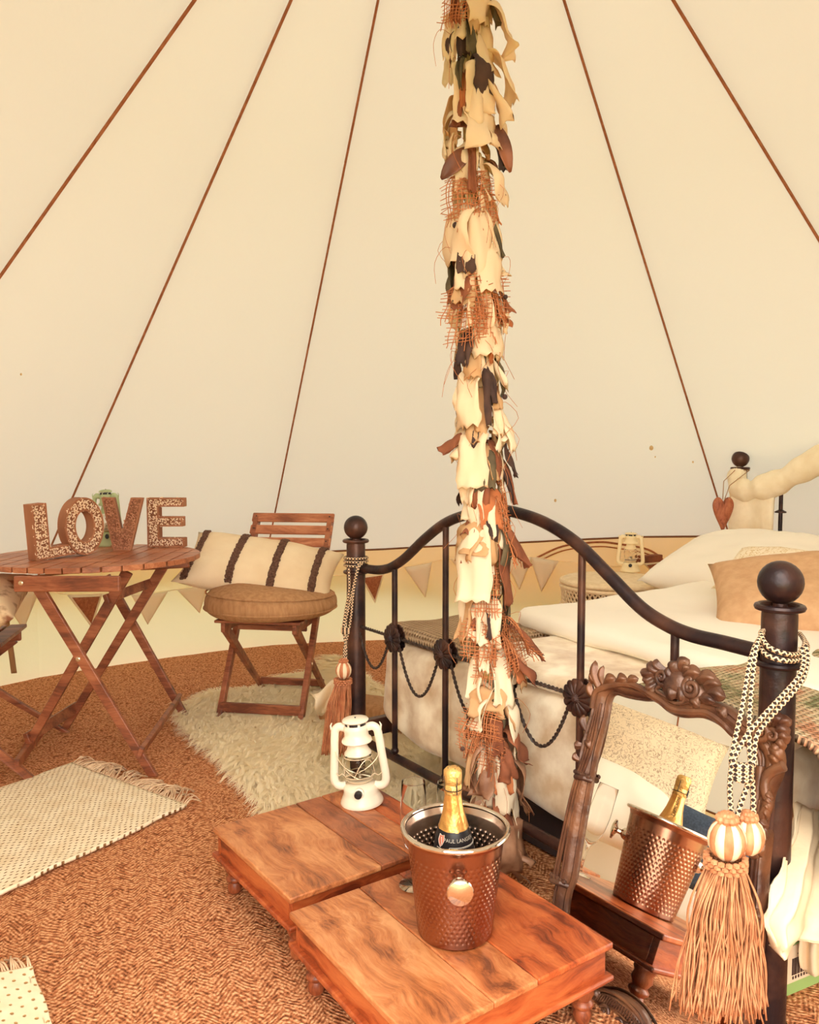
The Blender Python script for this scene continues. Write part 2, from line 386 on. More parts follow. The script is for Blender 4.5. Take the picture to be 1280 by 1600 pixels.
# ---------------------------------------------------------------- mesh builder
MW = {}
class MB:
    def __init__(s): s.v, s.f, s.uv = [], [], []
    def add(s, vs, fs, uvs=None, T=None):
        o = len(s.v)
        s.v += [tuple(T @ V(p)) for p in vs] if T is not None else [tuple(p) for p in vs]
        s.f += [tuple(i + o for i in f) for f in fs]
        s.uv += uvs if uvs else [None] * len(fs)
        return s
    def box(s, c, size, R=None):
        x, y, z = (a / 2 for a in size)
        vs = [V(p) for p in ((-x, -y, -z), (x, -y, -z), (x, y, -z), (-x, y, -z), (-x, -y, z), (x, -y, z), (x, y, z), (-x, y, z))]
        if R is not None: vs = [R @ p for p in vs]
        return s.add([V(c) + p for p in vs], [(0, 3, 2, 1), (4, 5, 6, 7), (0, 1, 5, 4), (1, 2, 6, 5), (2, 3, 7, 6), (3, 0, 4, 7)])
    def bar(s, p0, p1, w, t, side):
        """rectangular beam p0->p1, w wide along 'side', t the other way"""
        p0, p1 = V(p0), V(p1)
        a = (p1 - p0).normalized()
        sd = V(side); sd = (sd - a * sd.dot(a)).normalized()
        o = a.cross(sd)
        vs = []
        for p in (p0, p1):
            for (i, j) in ((-1, -1), (1, -1), (1, 1), (-1, 1)):
                vs.append(p + sd * (i * w / 2) + o * (j * t / 2))
        return s.add(vs, [(0, 1, 2, 3), (7, 6, 5, 4), (0, 4, 5, 1), (1, 5, 6, 2), (2, 6, 7, 3), (3, 7, 4, 0)])
    def tube(s, pts, r, n=8, closed=False, cap=True, flat=1.0, twist=0.0):
        pts = [V(p) for p in pts]
        m = len(pts)
        rs = r if isinstance(r, (list, tuple)) else [r] * m
        tan = []
        for i in range(m):
            a = pts[(i - 1) % m] if (closed or i > 0) else pts[0]
            b = pts[(i + 1) % m] if (closed or i < m - 1) else pts[-1]
            t = b - a
            tan.append(t.normalized() if t.length > 1e-9 else V((0, 0, 1)))
        ref = V((0, 0, 1)) if abs(tan[0].z) < 0.9 else V((1, 0, 0))
        nrm = (ref - tan[0] * ref.dot(tan[0])).normalized()
        vs, L = [], [0.0]
        for i in range(m):
            nrm = nrm - tan[i] * nrm.dot(tan[i])
            nrm = nrm.normalized() if nrm.length > 1e-6 else tan[i].orthogonal().normalized()
            bi = tan[i].cross(nrm)
            if i: L.append(L[-1] + (pts[i] - pts[i - 1]).length)
            for k in range(n):
                a = 2 * PI * k / n + twist * L[-1]
                vs.append(pts[i] + nrm * (math.cos(a) * rs[i]) + bi * (math.sin(a) * rs[i] * flat))
        fs, uvs = [], []
        for i in range(m if closed else m - 1):
            j = (i + 1) % m
            u0, u1 = L[i], (L[j] if j else L[i] + (pts[0] - pts[i]).length)
            for k in range(n):
                q = (k + 1) % n
                fs.append((i * n + k, i * n + q, j * n + q, j * n + k))
                uvs.append([(u0, k / n), (u0, (k + 1) / n), (u1, (k + 1) / n), (u1, k / n)])
        if cap and not closed:
            fs.append(tuple(range(n - 1, -1, -1))); uvs.append(None)
            fs.append(tuple((m - 1) * n + k for k in range(n))); uvs.append(None)
        return s.add(vs, fs, uvs)
    def lathe(s, prof, n=32, c=(0, 0, 0), T=None, arc=2 * PI):
        c = V(c)
        vs, fs, rows = [], [], []
        for r, z in prof:
            if r < 1e-6:
                rows.append([len(vs)] * n); vs.append(c + V((0, 0, z)))
            else:
                rows.append(list(range(len(vs), len(vs) + n)))
                vs += [c + V((r * math.cos(2 * PI * k / n), r * math.sin(2 * PI * k / n), z)) for k in range(n)]
        for a, b in zip(rows, rows[1:]):
            for k in range(n):
                q = (k + 1) % n
                f = []
                for i in (a[k], a[q], b[q], b[k]):
                    if i not in f: f.append(i)
                if len(f) > 2: fs.append(tuple(f))
        return s.add(vs, fs, None, T)
    def ball(s, c, r, n=24, sc=(1, 1, 1)):
        m = n // 2
        T = Matrix.Translation(V(c)) @ Matrix.Diagonal((sc[0], sc[1], sc[2], 1))
        return s.lathe([(r * math.sin(PI * i / m), -r * math.cos(PI * i / m)) for i in range(m + 1)], n, T=T)
    def grid(s, nu, nv, fn, cu=False, cv=False, uvf=None):
        vs = [V(fn(i / (nu if cu else nu - 1), j / (nv if cv else nv - 1))) for j in range(nv) for i in range(nu)]
        fs, uvs = [], []
        for j in range(nv if cv else nv - 1):
            for i in range(nu if cu else nu - 1):
                i2, j2 = (i + 1) % nu, (j + 1) % nv
                fs.append((j * nu + i, j * nu + i2, j2 * nu + i2, j2 * nu + i))
                if uvf:
                    g = [(i, j), (i + 1, j), (i + 1, j + 1), (i, j + 1)]
                    uvs.append([uvf(a / (nu if cu else nu - 1), b / (nv if cv else nv - 1)) for a, b in g])
        return s.add(vs, fs, uvs or None)
    def prism(s, poly, z0, z1, T=None):
        n = len(poly)
        vs = [V((x, y, z0)) for x, y in poly] + [V((x, y, z1)) for x, y in poly]
        fs = [tuple(range(n - 1, -1, -1)), tuple(range(n, 2 * n))] + [(i, (i + 1) % n, n + (i + 1) % n, n + i) for i in range(n)]
        return s.add(vs, fs, None, T)
    def ring_prism(s, outer, inner, z0, z1, T=None):
        n = len(outer)
        vs = [V((x, y, z)) for z in (z0, z1) for pl in (outer, inner) for x, y in pl]
        fs = []
        for i in range(n):
            j = (i + 1) % n
            fs += [(2 * n + i, 2 * n + j, 3 * n + j, 3 * n + i), (i, n + i, n + j, j), (i, j, 2 * n + j, 2 * n + i), (n + i, 3 * n + i, 3 * n + j, n + j)]
        return s.add(vs, fs, None, T)
    def build(s, name, mat, parent=None, world=False, smooth=True, bevel=0.0, solid=0.0, sub=0, angle=40, kind=None, bseg=2, soff=0.0):
        me = bpy.data.meshes.new(name)
        vs = s.v
        if world and parent is not None:
            inv = MW[parent].inverted()
            vs = [tuple(inv @ V(p)) for p in vs]
        me.from_pydata(vs, [], s.f)
        if any(u is not None for u in s.uv):
            ul = me.uv_layers.new(name='UVMap')
            buf = []
            for f, u in zip(s.f, s.uv):
                for k in range(len(f)):
                    buf += list(u[k]) if u else [0.0, 0.0]
            ul.data.foreach_set('uv', buf)
        me.polygons.foreach_set('use_smooth', [smooth] * len(me.polygons))
        me.update()
        if smooth and angle < 180:
            try: me.set_sharp_from_angle(angle=math.radians(angle))
            except Exception: pass
        me.materials.append(M[mat] if isinstance(mat, str) else mat)
        o = bpy.data.objects.new(name, me)
        COL.objects.link(o)
        if parent is not None:
            o.parent = parent
            MW[o] = MW[parent]
        else:
            MW[o] = Matrix.Identity(4)
        if sub:
            md = o.modifiers.new('smooth', 'SUBSURF'); md.levels = md.render_levels = sub
        if solid:
            md = o.modifiers.new('thick', 'SOLIDIFY'); md.thickness = solid; md.offset = soff
        if bevel:
            md = o.modifiers.new('edges', 'BEVEL'); md.width = bevel; md.segments = bseg
            md.limit_method = 'ANGLE'; md.angle_limit = math.radians(35)
        if kind: o['kind'] = kind
        return o

def thing(name, label, cat, loc=(0, 0, 0), rotz=0.0, group=None, R=None):
    o = bpy.data.objects.new(name, None)
    o.empty_display_size = 0.05
    COL.objects.link(o)
    o.location = loc
    if R is not None: o.rotation_euler = R.to_euler()
    else: o.rotation_euler = (0, 0, rotz)
    MW[o] = Matrix.Translation(V(loc)) @ (R.to_4x4() if R is not None else Matrix.Rotation(rotz, 4, 'Z'))
    o['label'] = label; o['category'] = cat
    if group: o['group'] = group
    return o
def tag(o, label, cat, group=None):
    o['label'] = label; o['category'] = cat
    if group: o['group'] = group
    return o
def recentre(o):
    """put the origin of a single-mesh thing at the base of its mesh"""
    me = o.data
    n = len(me.vertices)
    co = [0.0] * (3 * n); me.vertices.foreach_get('co', co)
    c = V((sum(co[0::3]) / n, sum(co[1::3]) / n, min(co[2::3])))
    me.transform(Matrix.Translation(-c)); o.location = c
    MW[o] = Matrix.Translation(c)
    return o
def structure(o):
    o['kind'] = 'structure'
    return o
def dup(root, loc, rotz, label=None, group=None):
    r = root.copy(); COL.objects.link(r)
    r.location = loc; r.rotation_euler = (0, 0, rotz)
    MW[r] = Matrix.Translation(V(loc)) @ Matrix.Rotation(rotz, 4, 'Z')
    if label: r['label'] = label
    if group: r['group'] = group
    for ch in list(root.children):
        c = ch.copy(); COL.objects.link(c); c.parent = r
        for g in list(ch.children):
            d = g.copy(); COL.objects.link(d); d.parent = c
    return r
def smoothpath(pts, k=6, closed=False):
    """Catmull-Rom through points"""
    pts = [V(p) for p in pts]
    n = len(pts)
    out = []
    for i in range(n if closed else n - 1):
        g = lambda j: pts[j % n] if closed else pts[max(0, min(n - 1, j))]
        p0, p1, p2, p3 = g(i - 1), g(i), g(i + 1), g(i + 2)
        for q in range(k):
            t = q / k
            out.append(0.5 * ((2 * p1) + (p2 - p0) * t + (2 * p0 - 5 * p1 + 4 * p2 - p3) * t * t + (3 * p1 - p0 - 3 * p2 + p3) * t ** 3))
    if not closed: out.append(pts[-1])
    return out
def nz(p, sc=1.0, seed=0.0): return mnoise.noise(V((p[0] * sc + seed, p[1] * sc - seed * 0.7, p[2] * sc + 3.1 * seed)))
def lerp(a, b, t): return a + (b - a) * t
def sstep(t): t = max(0, min(1, t)); return t * t * (3 - 2 * t)
def in_poly(x, y, poly):
    r = False
    for (x0, y0), (x1, y1) in zip(poly, poly[1:] + poly[:1]):
        if (y0 > y) != (y1 > y) and x < (x1 - x0) * (y - y0) / (y1 - y0) + x0: r = not r
    return r

def softbox(mb, x0, x1, y0, y1, z0, z1, r, n=(20, 20, 6), amp=0.0, nsc=4.0, seed=0.0, T=None, fn=None):
    """rounded, slightly uneven block; the six faces of a gridded box share the rounding"""
    lo = V((x0, y0, z0)); hi = V((x1, y1, z1))
    def place(p):
        q = V(tuple(max(lo[i] + r, min(hi[i] - r, p[i])) if hi[i] - lo[i] > 2 * r else (lo[i] + hi[i]) / 2 for i in range(3)))
        d = p - q
        nrm = d.normalized() if d.length > 1e-9 else V((0, 0, 1))
        w = q + nrm * r
        if amp: w += nrm * amp * nz(w, nsc, seed)
        if fn: w = fn(w)
        return T @ w if T is not None else w
    for ax in range(3):
        a, b = [(1, 2), (2, 0), (0, 1)][ax]
        for side in (0, 1):
            def f(u, v, ax=ax, a=a, b=b, side=side):
                p = V((0, 0, 0))
                p[ax] = hi[ax] if side else lo[ax]
                p[a] = lerp(lo[a], hi[a], u); p[b] = lerp(lo[b], hi[b], v)
                return place(p)
            def uvf(u, v, ax=ax, a=a, b=b):
                if ax == 2: return (lerp(lo[a], hi[a], u), lerp(lo[b], hi[b], v))
                if ax == 0: return (lerp(lo[a], hi[a], u), lerp(lo[b], hi[b], v))
                return (lerp(lo[b], hi[b], v), lerp(lo[a], hi[a], u))
            g = MB(); g.grid(n[a], n[b], f, uvf=uvf)
            fs = g.f if side else [tuple(reversed(q)) for q in g.f]
            us = g.uv if side else [list(reversed(q)) for q in g.uv]
            mb.add(g.v, fs, us)
    return mb
def weld(o, d=0.0004):
    bm = bmesh.new(); bm.from_mesh(o.data)
    bmesh.ops.remove_doubles(bm, verts=bm.verts, dist=d)
    bm.to_mesh(o.data); bm.free()
    return o
def pillow_pt(u, v, side, w, h, t, seed=0.0, wr=0.012, a=2.6):
    """u,v in -1..1 on a plump square cushion lying in local xy"""
    k = (max(0, 1 - abs(u) ** a) * max(0, 1 - abs(v) ** a)) ** 0.5
    pinch_x = 1 - 0.07 * (1 - abs(v) ** 2) * abs(u) ** 3
    pinch_y = 1 - 0.07 * (1 - abs(u) ** 2) * abs(v) ** 3
    p = V((u * w / 2 * pinch_x, v * h / 2 * pinch_y, side * t / 2 * k))
    p.z += wr * k * nz(p, 7, seed) + wr * 0.6 * k * nz(p, 16, seed + 4)
    return p
def pillow(name, mat, parent, w, h, t, seed=0.0, wr=0.012, n=26, bend=None):
    mb = MB()
    for side in (1, -1):
        def f(i, j, side=side):
            p = pillow_pt(2 * i - 1, 2 * j - 1, side, w, h, t, seed, wr)
            return bend(p) if bend else p
        g = MB(); g.grid(n, n, f, uvf=lambda i, j: (i * w, j * h))
        mb.add(g.v, g.f if side > 0 else [tuple(reversed(q)) for q in g.f], g.uv if side > 0 else [list(reversed(q)) for q in g.uv])
    return weld(mb.build(name, mat, parent, angle=180))
def text_mesh(txt, size, depth=0.0006):
    cu = bpy.data.curves.new('lettering', 'FONT')
    cu.body = txt; cu.size = size; cu.extrude = depth / 2; cu.align_x = 'CENTER'; cu.align_y = 'CENTER'
    o = bpy.data.objects.new('lettering', cu); COL.objects.link(o)
    dg = bpy.context.evaluated_depsgraph_get()
    me = bpy.data.meshes.new_from_object(o.evaluated_get(dg))
    vs = [v.co.copy() for v in me.vertices]; fs = [tuple(p.vertices) for p in me.polygons]
    bpy.data.objects.remove(o); bpy.data.meshes.remove(me); bpy.data.curves.remove(cu)
    return vs, fs

# ================================================================ THE SETTING: bell tent
TC = V((0.235, 2.06, 0)); TR = 2.95
APEX = D(705, -580, 2.06)
AZ = [31.8, 57.3, 84.6, 111.9, 136.8, 159.7, 191, 211, 228, 247, 293, 315, 337, 362]
def rim_h(az):
    pts = [(-70, .55), (0, .66), (31.8, .69), (58, .69), (67, .668), (82, .609), (98, .572), (112, .558), (134, .532), (160, .525), (293, .55)]
    a = az if az < 290 else az - 360
    for (a0, h0), (a1, h1) in zip(pts, pts[1:]):
        if a0 <= a <= a1: return lerp(h0, h1, (a - a0) / (a1 - a0))
    return 0.55
def circ(az, r, z): return TC + V((r * math.cos(math.radians(az)), r * math.sin(math.radians(az)), z))
def chord(az, r, z):
    """point on the panel chord at this bearing"""
    a = az
    L = AZ + [AZ[0] + 360]
    while a < L[0]: a += 360
    while a > L[-1]: a -= 360
    for a0, a1 in zip(L, L[1:]):
        if a0 <= a <= a1:
            t = (a - a0) / (a1 - a0)
            p, q = circ(a0, r, 0), circ(a1, r, 0)
            w = p.lerp(q, t) - TC
            # bulge most of the way back to the round so walls read as curved
            w = w.lerp(w.normalized() * r, 0.6)
            return TC + V((w.x, w.y, z))
    return circ(az, r, z)

def gridfloor():
    mb = MB()
    mb.lathe([(0.0001, 0)] + [(r, 0) for r in (0.5, 1, 1.5, 2, 2.5, 2.99)], 64, TC)
    return mb
structure(gridfloor().build('floor', 'coir', smooth=False))
lw = MB(); lw.lathe([(0.0001, -0.03), (2, -0.03), (6, -0.03), (40, -0.03)], 48, TC)
structure(lw.build('ground', 'lawn', smooth=False))

ceil = bpy.data.objects.new('ceiling', None); COL.objects.link(ceil); structure(ceil); MW[ceil] = Matrix.Identity(4)
for i, a0 in enumerate(AZ):
    a1 = AZ[(i + 1) % len(AZ)] + (360 if i == len(AZ) - 1 else 0)
    door = abs(a0 - 247) < 1
    mb = MB()
    def f(u, v, a0=a0, a1=a1, door=door):
        az = lerp(a0, a1, u)
        lo = chord(az, TR, rim_h(az))
        s = v * (0.42 if door else 1.0)
        p = APEX.lerp(lo, s)
        k = 4 * u * (1 - u) * math.sin(PI * v)
        return p - (p - TC).normalized() * 0.02 * k * (1 + nz(p, 1.5))
    mb.grid(9, 25, f)
    mb.build('roof_panel', 'canvas', ceil, angle=180)
for a in AZ:
    lo = circ(a, TR, rim_h(a))
    inw = (V((TC.x, TC.y, 0.9)) - lo.lerp(APEX, .5)).normalized() * 0.012
    mb = MB(); mb.tube([APEX.lerp(lo, t / 14) + inw for t in range(1, 15)], 0.0068, 6, flat=0.6)
    mb.build('seam', 'seam', ceil)
for (px, py, r) in ((1018, 700, .011), (868, 782, .008), (1083, 722, .005), (1024, 714, .004), (33, 585, .004)):
    # little stains on the roof cloth: march the sight line to the roof surface
    d = ray(px, py); best = None
    for k in range(200, 700):
        p = EYE + d * (k * 0.01)
        w = p - TC; az = math.degrees(math.atan2(w.y, w.x))
        rr = math.hypot(w.x, w.y)
        zr = lerp(rim_h(az), APEX.z, max(0, 1 - rr / TR))
        if p.z > zr or rr > TR: best = EYE + d * (k * 0.01 - 0.06); break
    if best is not None:
        mb = MB(); mb.ball(best, r, 8, (1, 0.5, 1.2)); mb.build('stain', 'mark', ceil)

def wall(name, a0, a1, n):
    mb = MB()
    def f(u, v):
        az = lerp(a0, a1, u)
        h = rim_h(az)
        z = h * v
        r = TR - 0.03 * (1 - v) * 0 + 0.012 * nz((az * 0.12, z * 5, 0), 1.0) * math.sin(PI * min(1, v + .08)) + 0.01 * (1 - v) * nz((az * 0.5, z * 3, 5), 1.0)
        p = chord(az, r, z)
        return p
    mb.grid(n, 14, f)
    w = structure(mb.build(name, 'canvas_wall', angle=180))
    pb = MB(); pb.tube([chord(lerp(a0, a1, k / n), TR - 0.012, rim_h(lerp(a0, a1, k / n))) for k in range(n + 1)], 0.0055, 6)
    pb.build('rim_piping', 'piping', w)
    vb = MB()
    def g(u, v):
        az = lerp(a0, a1, u)
        h = rim_h(az)
        a = az if az < 290 else az - 360
        dep = lerp(0.46, 0.115, sstep((a - 66) / 58)) * (1 + 0.12 * nz((az * .2, 0, 0)))
        return chord(az, TR + 0.02 + 0.10 * v, h + 0.015 - dep * v)
    vb.grid(n, 6, g)
    vb.build('eave_valance', 'valance', w, angle=180)
    return w
wall_l = wall('wall_left', 136.8, 247, 60)
wall_b = wall('wall_back', 57.3, 136.8, 50)
wall_r = wall('wall_right', 293 - 360, 57.3, 60)
# rolled door flaps either side of the open doorway behind the camera
for k, a in enumerate((245.5, 294.5)):
    mb = MB(); mb.tube([circ(a, TR - .02, 0.03), circ(a, TR - .02, .6), APEX.lerp(circ(a, TR, .55), .6) + V((0, -.03, 0))], [.07, .06, .04], 12)
    structure(mb.build('door_%d' % (k + 1), 'canvas'))

def WC(px, py, r=TR - 0.06):
    """sight line to the inside of the tent wall"""
    d = ray(px, py)
    a = d.x ** 2 + d.y ** 2; b = -2 * (TC.x * d.x + TC.y * d.y); c = TC.x ** 2 + TC.y ** 2 - r * r
    return EYE + d * ((-b + math.sqrt(b * b - 4 * a * c)) / (2 * a))

# zipped window outline in the back wall
wn = bpy.data.objects.new('window_1', None); COL.objects.link(wn); structure(wn); MW[wn] = Matrix.Identity(4)
for off in (0, 7):
    arch = [(838, 872), (846, 868), (872, 856), (898, 850), (937, 847), (960, 849), (1007, 857), (1030, 869), (1044, 885)]
    mb = MB(); mb.tube(smoothpath([WC(x, y + off, TR - .035) for x, y in arch], 5), 0.006 if not off else .004, 6)
    mb.build('window_zip', 'seam', wn)
# webbing strap hanging on the left wall
mb = MB()
sp = smoothpath([WC(9, 962, TR - .10), WC(13, 990, TR - .09), WC(18, 1022, TR - .07), WC(22, 1052, TR - .06)], 4)
mb.grid(2, len(sp), lambda u, v: sp[min(len(sp) - 1, round(v * (len(sp) - 1)))] + V((0.012 * (u - .5) * 2, 0.01 * (u - .5), 0)))
mb.build('wall_strap', 'string', wall_l, solid=0.002)

# ---------------------------------------------------------------- bunting
bun = thing('bunting', 'string of cream lace and brown hessian pennants pinned along the tent wall', 'bunting', WC(400, 915))
FL = [  # three corners in the photograph, hessian or lace
    ((-2, 928), (62, 922), (37, 984), 0), ((107, 931), (159, 929), (143, 979), 1), ((205, 930), (262, 925), (231, 976), 0),
    ((277, 922), (326, 914), (312, 958), 0), ((352, 912), (400, 906), (380, 950), 0), ((470, 903), (520, 900), (498, 946), 0),
    ((564, 901), (600, 896), (586, 941), 1), ((632, 887), (675, 879), (665, 934), 0), ((703, 873), (752, 869), (737, 912), 0),
    ((786, 870), (832, 871), (812, 922), 0), ((828, 870), (873, 877), (846, 925), 0), ((1008, 882), (1046, 876), (1030, 905), 1)]
for i, (a, b, c, k) in enumerate(FL):
    A, B, C = WC(*a), WC(*b), WC(*c)
    off = -(A - V((TC.x, TC.y, A.z))).normalized() * 0.004
    def mk(s, push):
        g = (A + B + C) / 3
        q = [g + (p - g) * s + off * push for p in (A, B, C)]
        m = MB()
        m.grid(7, 7, lambda u, v: q[0].lerp(q[1], u).lerp(q[2], v) + off * math.sin(PI * u) * 1.5)
        return m
    if k:
        bk = mk(1.06, 0).build('flag', 'lace', bun, world=True, solid=.0012)
        mk(0.84, 1.5).build('flag_front', 'flag_burlap', bk, world=True, solid=.0012)
    else:
        mk(1.0, 0).build('flag', 'lace', bun, world=True, solid=.0012)
stp = [a for f in FL[:-2] for a in (f[0], f[1])] + [(873, 877), (905, 881), (960, 886), (1008, 882), (1046, 876)]
mb = MB(); mb.tube([WC(x, y - 1, TR - .058) for x, y in stp], 0.0025, 5)
mb.build('string', 'lace', bun, world=True)
# the far run of the same pennants on the left wall (seen in the mirror)
bun2 = thing('bunting', 'pale lace pennants along the left wall, seen only in the leaning mirror', 'bunting', circ(178, TR - .06, .42))
for k in range(9):
    az = 164 + k * 5.2
    A, B = circ(az, TR - .06, .44), circ(az + 4.0, TR - .06, .445)
    C = circ(az + 2.2, TR - .05, .22)
    m = MB(); m.grid(5, 5, lambda u, v: A.lerp(B, u).lerp(C, v)); m.build('flag', 'lace', bun2, world=True, solid=.0012)
mb = MB(); mb.tube([circ(162 + 2.5 * k, TR - .057, .445 + .008 * math.sin(k)) for k in range(20)], .0025, 5); mb.build('string', 'lace', bun2, world=True)

# ---------------------------------------------------------------- tent pole
PB = P(777, 1388, 0)
pole = thing('tent_pole', 'pale metal tent pole standing at the centre of the tent inside the rag garland', 'pole', PB)
def pole_at(z): return PB.lerp(APEX, z / APEX.z)
mb = MB(); mb.tube([pole_at(0.012), pole_at(1.6), pole_at(3.11)], 0.0165, 20); mb.build('shaft', 'pole', pole, world=True)
mb = MB(); mb.tube([pole_at(1.57), pole_at(1.66)], 0.0185, 20); mb.build('joint_sleeve', 'pole', pole, world=True, bevel=.001)
mb = MB(); mb.lathe([(0, 0), (.05, 0), (.05, .006), (.022, .012), (.02, .03), (0, .03)], 24, PB); mb.build('foot_plate', 'steel', pole, world=True)

# ================================================================ BED
z_b = 0.89
BL, BR = P(556, 824, z_b), P(1220, 910, z_b)
BL.z = BR.z = 0
BW = (BR - BL).length
bd = (BR - BL) / BW                      # along the footboard
hd = V((-bd.y, bd.x, 0))                 # towards the head
if hd.y < 0: hd = -hd
def W(u, v, z): return BL + bd * u + hd * v + V((0, 0, z))
def PF(px, py, off=0.0):
    """sight line to the footboard plane"""
    return PL(px, py, BL + hd * off, hd)
bed_yaw = math.atan2(bd.y, bd.x)
bed = thing('bed', 'black iron double bed with ball finials, arched footboard and rosettes', 'bed', W(BW / 2, 1.0, 0), bed_yaw)
UP = V((0, 0, 1))
def post(base, hball, rb=0.0415, r=0.0325, collar2=True):
    mb = MB(); mb.lathe([(0, 0.0), (r * 1.15, 0.0), (r * 1.15, .02), (r, .025), (r, hball - .062), (r * .96, hball - .052), (0, hball - .052)], 28, base)
    p = mb.build('post', 'bed_metal', bed, world=True)
    mb = MB(); mb.ball(base + UP * hball, rb, 28); mb.build('finial_ball', 'bed_metal', p, world=True)
    mb = MB(); mb.tube([base + UP * (hball - .047) + V((math.cos(a), math.sin(a), 0)) * .040 for a in [2 * PI * k / 28 for k in range(28)]], .0065, 8, True)
    mb.lathe([(0, 0), (.014, 0), (.012, .03), (0, .03)], 12, base + UP * (hball - .054))
    mb.build('collar_ring', 'bed_metal', p, world=True)
    if collar2:
        mb = MB(); mb.tube([base + UP * (hball - .155) + V((math.cos(a), math.sin(a), 0)) * .039 for a in [2 * PI * k / 28 for k in range(28)]], .006, 8, True)
        mb.build('collar_ring', 'bed_metal', p, world=True)
    return p
post(BL, z_b); post(BR, z_b)
HL, HR = W(0.08, 2.17, 0), W(BW - 0.08, 2.17, 0)
post(HL, 1.13); post(HR, 1.13)
rail_px = [(566, 887), (582, 890), (598, 890), (614, 885), (634, 871), (664, 842), (695, 818), (727, 805), (770, 796), (815, 803), (860, 821), (905, 852), (950, 897), (1000, 948), (1040, 975), (1080, 992), (1130, 1004), (1190, 1019)]
rail = smoothpath([PF(x, y) for x, y in rail_px], 5)
mb = MB(); mb.tube(rail, 0.0155, 14); mb.build('top_rail', 'bed_metal', bed, world=True)
def rail_z(u):
    best = min(rail, key=lambda p: abs((p - BL).dot(bd) - u))
    return best.z
BARS = [0.1555, 0.3295, 0.5016, 0.6758, 0.8492]
for t in BARS:
    u = t * BW
    mb = MB(); mb.tube([W(u, 0, .155), W(u, 0, rail_z(u) - .006)], 0.0095, 12)
    mb.ball(W(u, 0, .172), .013, 12)
    mb.build('bar', 'bed_metal', bed, world=True)
mb = MB(); mb.tube([W(0, 0, .15), W(BW, 0, .15)], 0.0145, 14); mb.build('bottom_rail', 'bed_metal', bed, world=True)
for u in (0.04, BW - 0.04):
    mb = MB(); mb.bar(W(u, 0, .19), W(u, 2.17, .19), .03, .06, bd); mb.build('side_rail', 'bed_metal', bed, world=True, bevel=.003)
# head of the bed: arched rail with bars
hrail = smoothpath([W(lerp(.08, BW - .08, t), 2.17, z) for t, z in ((0, 1.0), (.1, 1.0), (.25, 1.09), (.4, 1.19), (.5, 1.21), (.6, 1.19), (.75, 1.09), (.9, 1.0), (1, 1.0))], 5)
mb = MB(); mb.tube(hrail, .0155, 12); mb.build('top_rail', 'bed_metal', bed, world=True)
mb = MB(); mb.tube([W(.08, 2.17, .5), W(BW - .08, 2.17, .5)], .0135, 12); mb.build('bottom_rail', 'bed_metal', bed, world=True)
for t in BARS:
    u = .08 + t * (BW - .16)
    zt = min(hrail, key=lambda p: abs((p - BL).dot(bd) - u)).z
    mb = MB(); mb.tube([W(u, 2.17, .5), W(u, 2.17, zt)], .0095, 10)
    mb.lathe([(0, 0), (.026, 0), (.026, .006), (.014, .012), (0, .02)], 14, W(u, 2.17, .875))
    mb.build('bar', 'bed_metal', bed, world=True)
# rosettes
def rosette(u, z):
    for side in (-1, 1):
        def f(a, r, side=side):
            th = 2 * PI * a
            R0 = 0.047 * (0.90 + 0.10 * abs(math.cos(7 * th)) ** .7)
            rr = R0 * r
            hgt = 0.0035 * (1 - r ** 4) + 0.0036 * abs(math.cos(7 * th)) ** .6 * math.sin(PI * r ** .8) + (0.012 * math.sqrt(max(0, 1 - (r / .2) ** 2)) if r < .2 else 0)
            return W(u, 0, z) + bd * (rr * math.cos(th)) + UP * (rr * math.sin(th)) + hd * side * (0.010 + hgt)
        mb = MB(); mb.grid(84, 14, f, cu=True)
        mb.build('rosette', 'bed_metal', bed, world=True, solid=.003, soff=0, angle=60)
ROS_Z = [0.545, 0.547, 0.548, 0.546, 0.545]
for t, z in zip(BARS, ROS_Z): rosette(t * BW, z)
# rope stretcher and swags
def twisted(pts, r):
    mb = MB()
    path = smoothpath(pts, 8)
    L = 0; prev = path[0]
    strands = [[], []]
    for i, p in enumerate(path):
        L += (p - prev).length; prev = p
        t = (path[min(i + 1, len(path) - 1)] - path[max(0, i - 1)]).normalized()
        n1 = hd; n2 = t.cross(n1).normalized()
        for k in (0, 1):
            a = L / 0.028 * 2 * PI + k * PI
            strands[k].append(p + (n1 * math.cos(a) + n2 * math.sin(a)) * r * .55)
    for s_ in strands: mb.tube(s_, r * .72, 6)
    return mb
ends = [0.0] + [t * BW for t in BARS] + [BW]
for k in range(6):
    u0, u1 = ends[k] + (.03 if k == 0 else .03), ends[k + 1] - .03
    n_seg = max(10, int((u1 - u0) / .006))
    pts = [W(lerp(u0, u1, q / n_seg), 0, .548) for q in range(n_seg + 1)]
    twisted(pts[::2], .0048).build('rope_stretcher', 'rope_metal', bed, world=True)
    dz = 0.14 if k not in (0, 5) else 0.105
    pts = [W(lerp(u0, u1, q / 20), -.004, .548 - .02 - dz * 4 * (q / 20) * (1 - q / 20)) for q in range(21)]
    twisted(pts, .0042).build('rope_swag', 'rope_metal', bed, world=True)

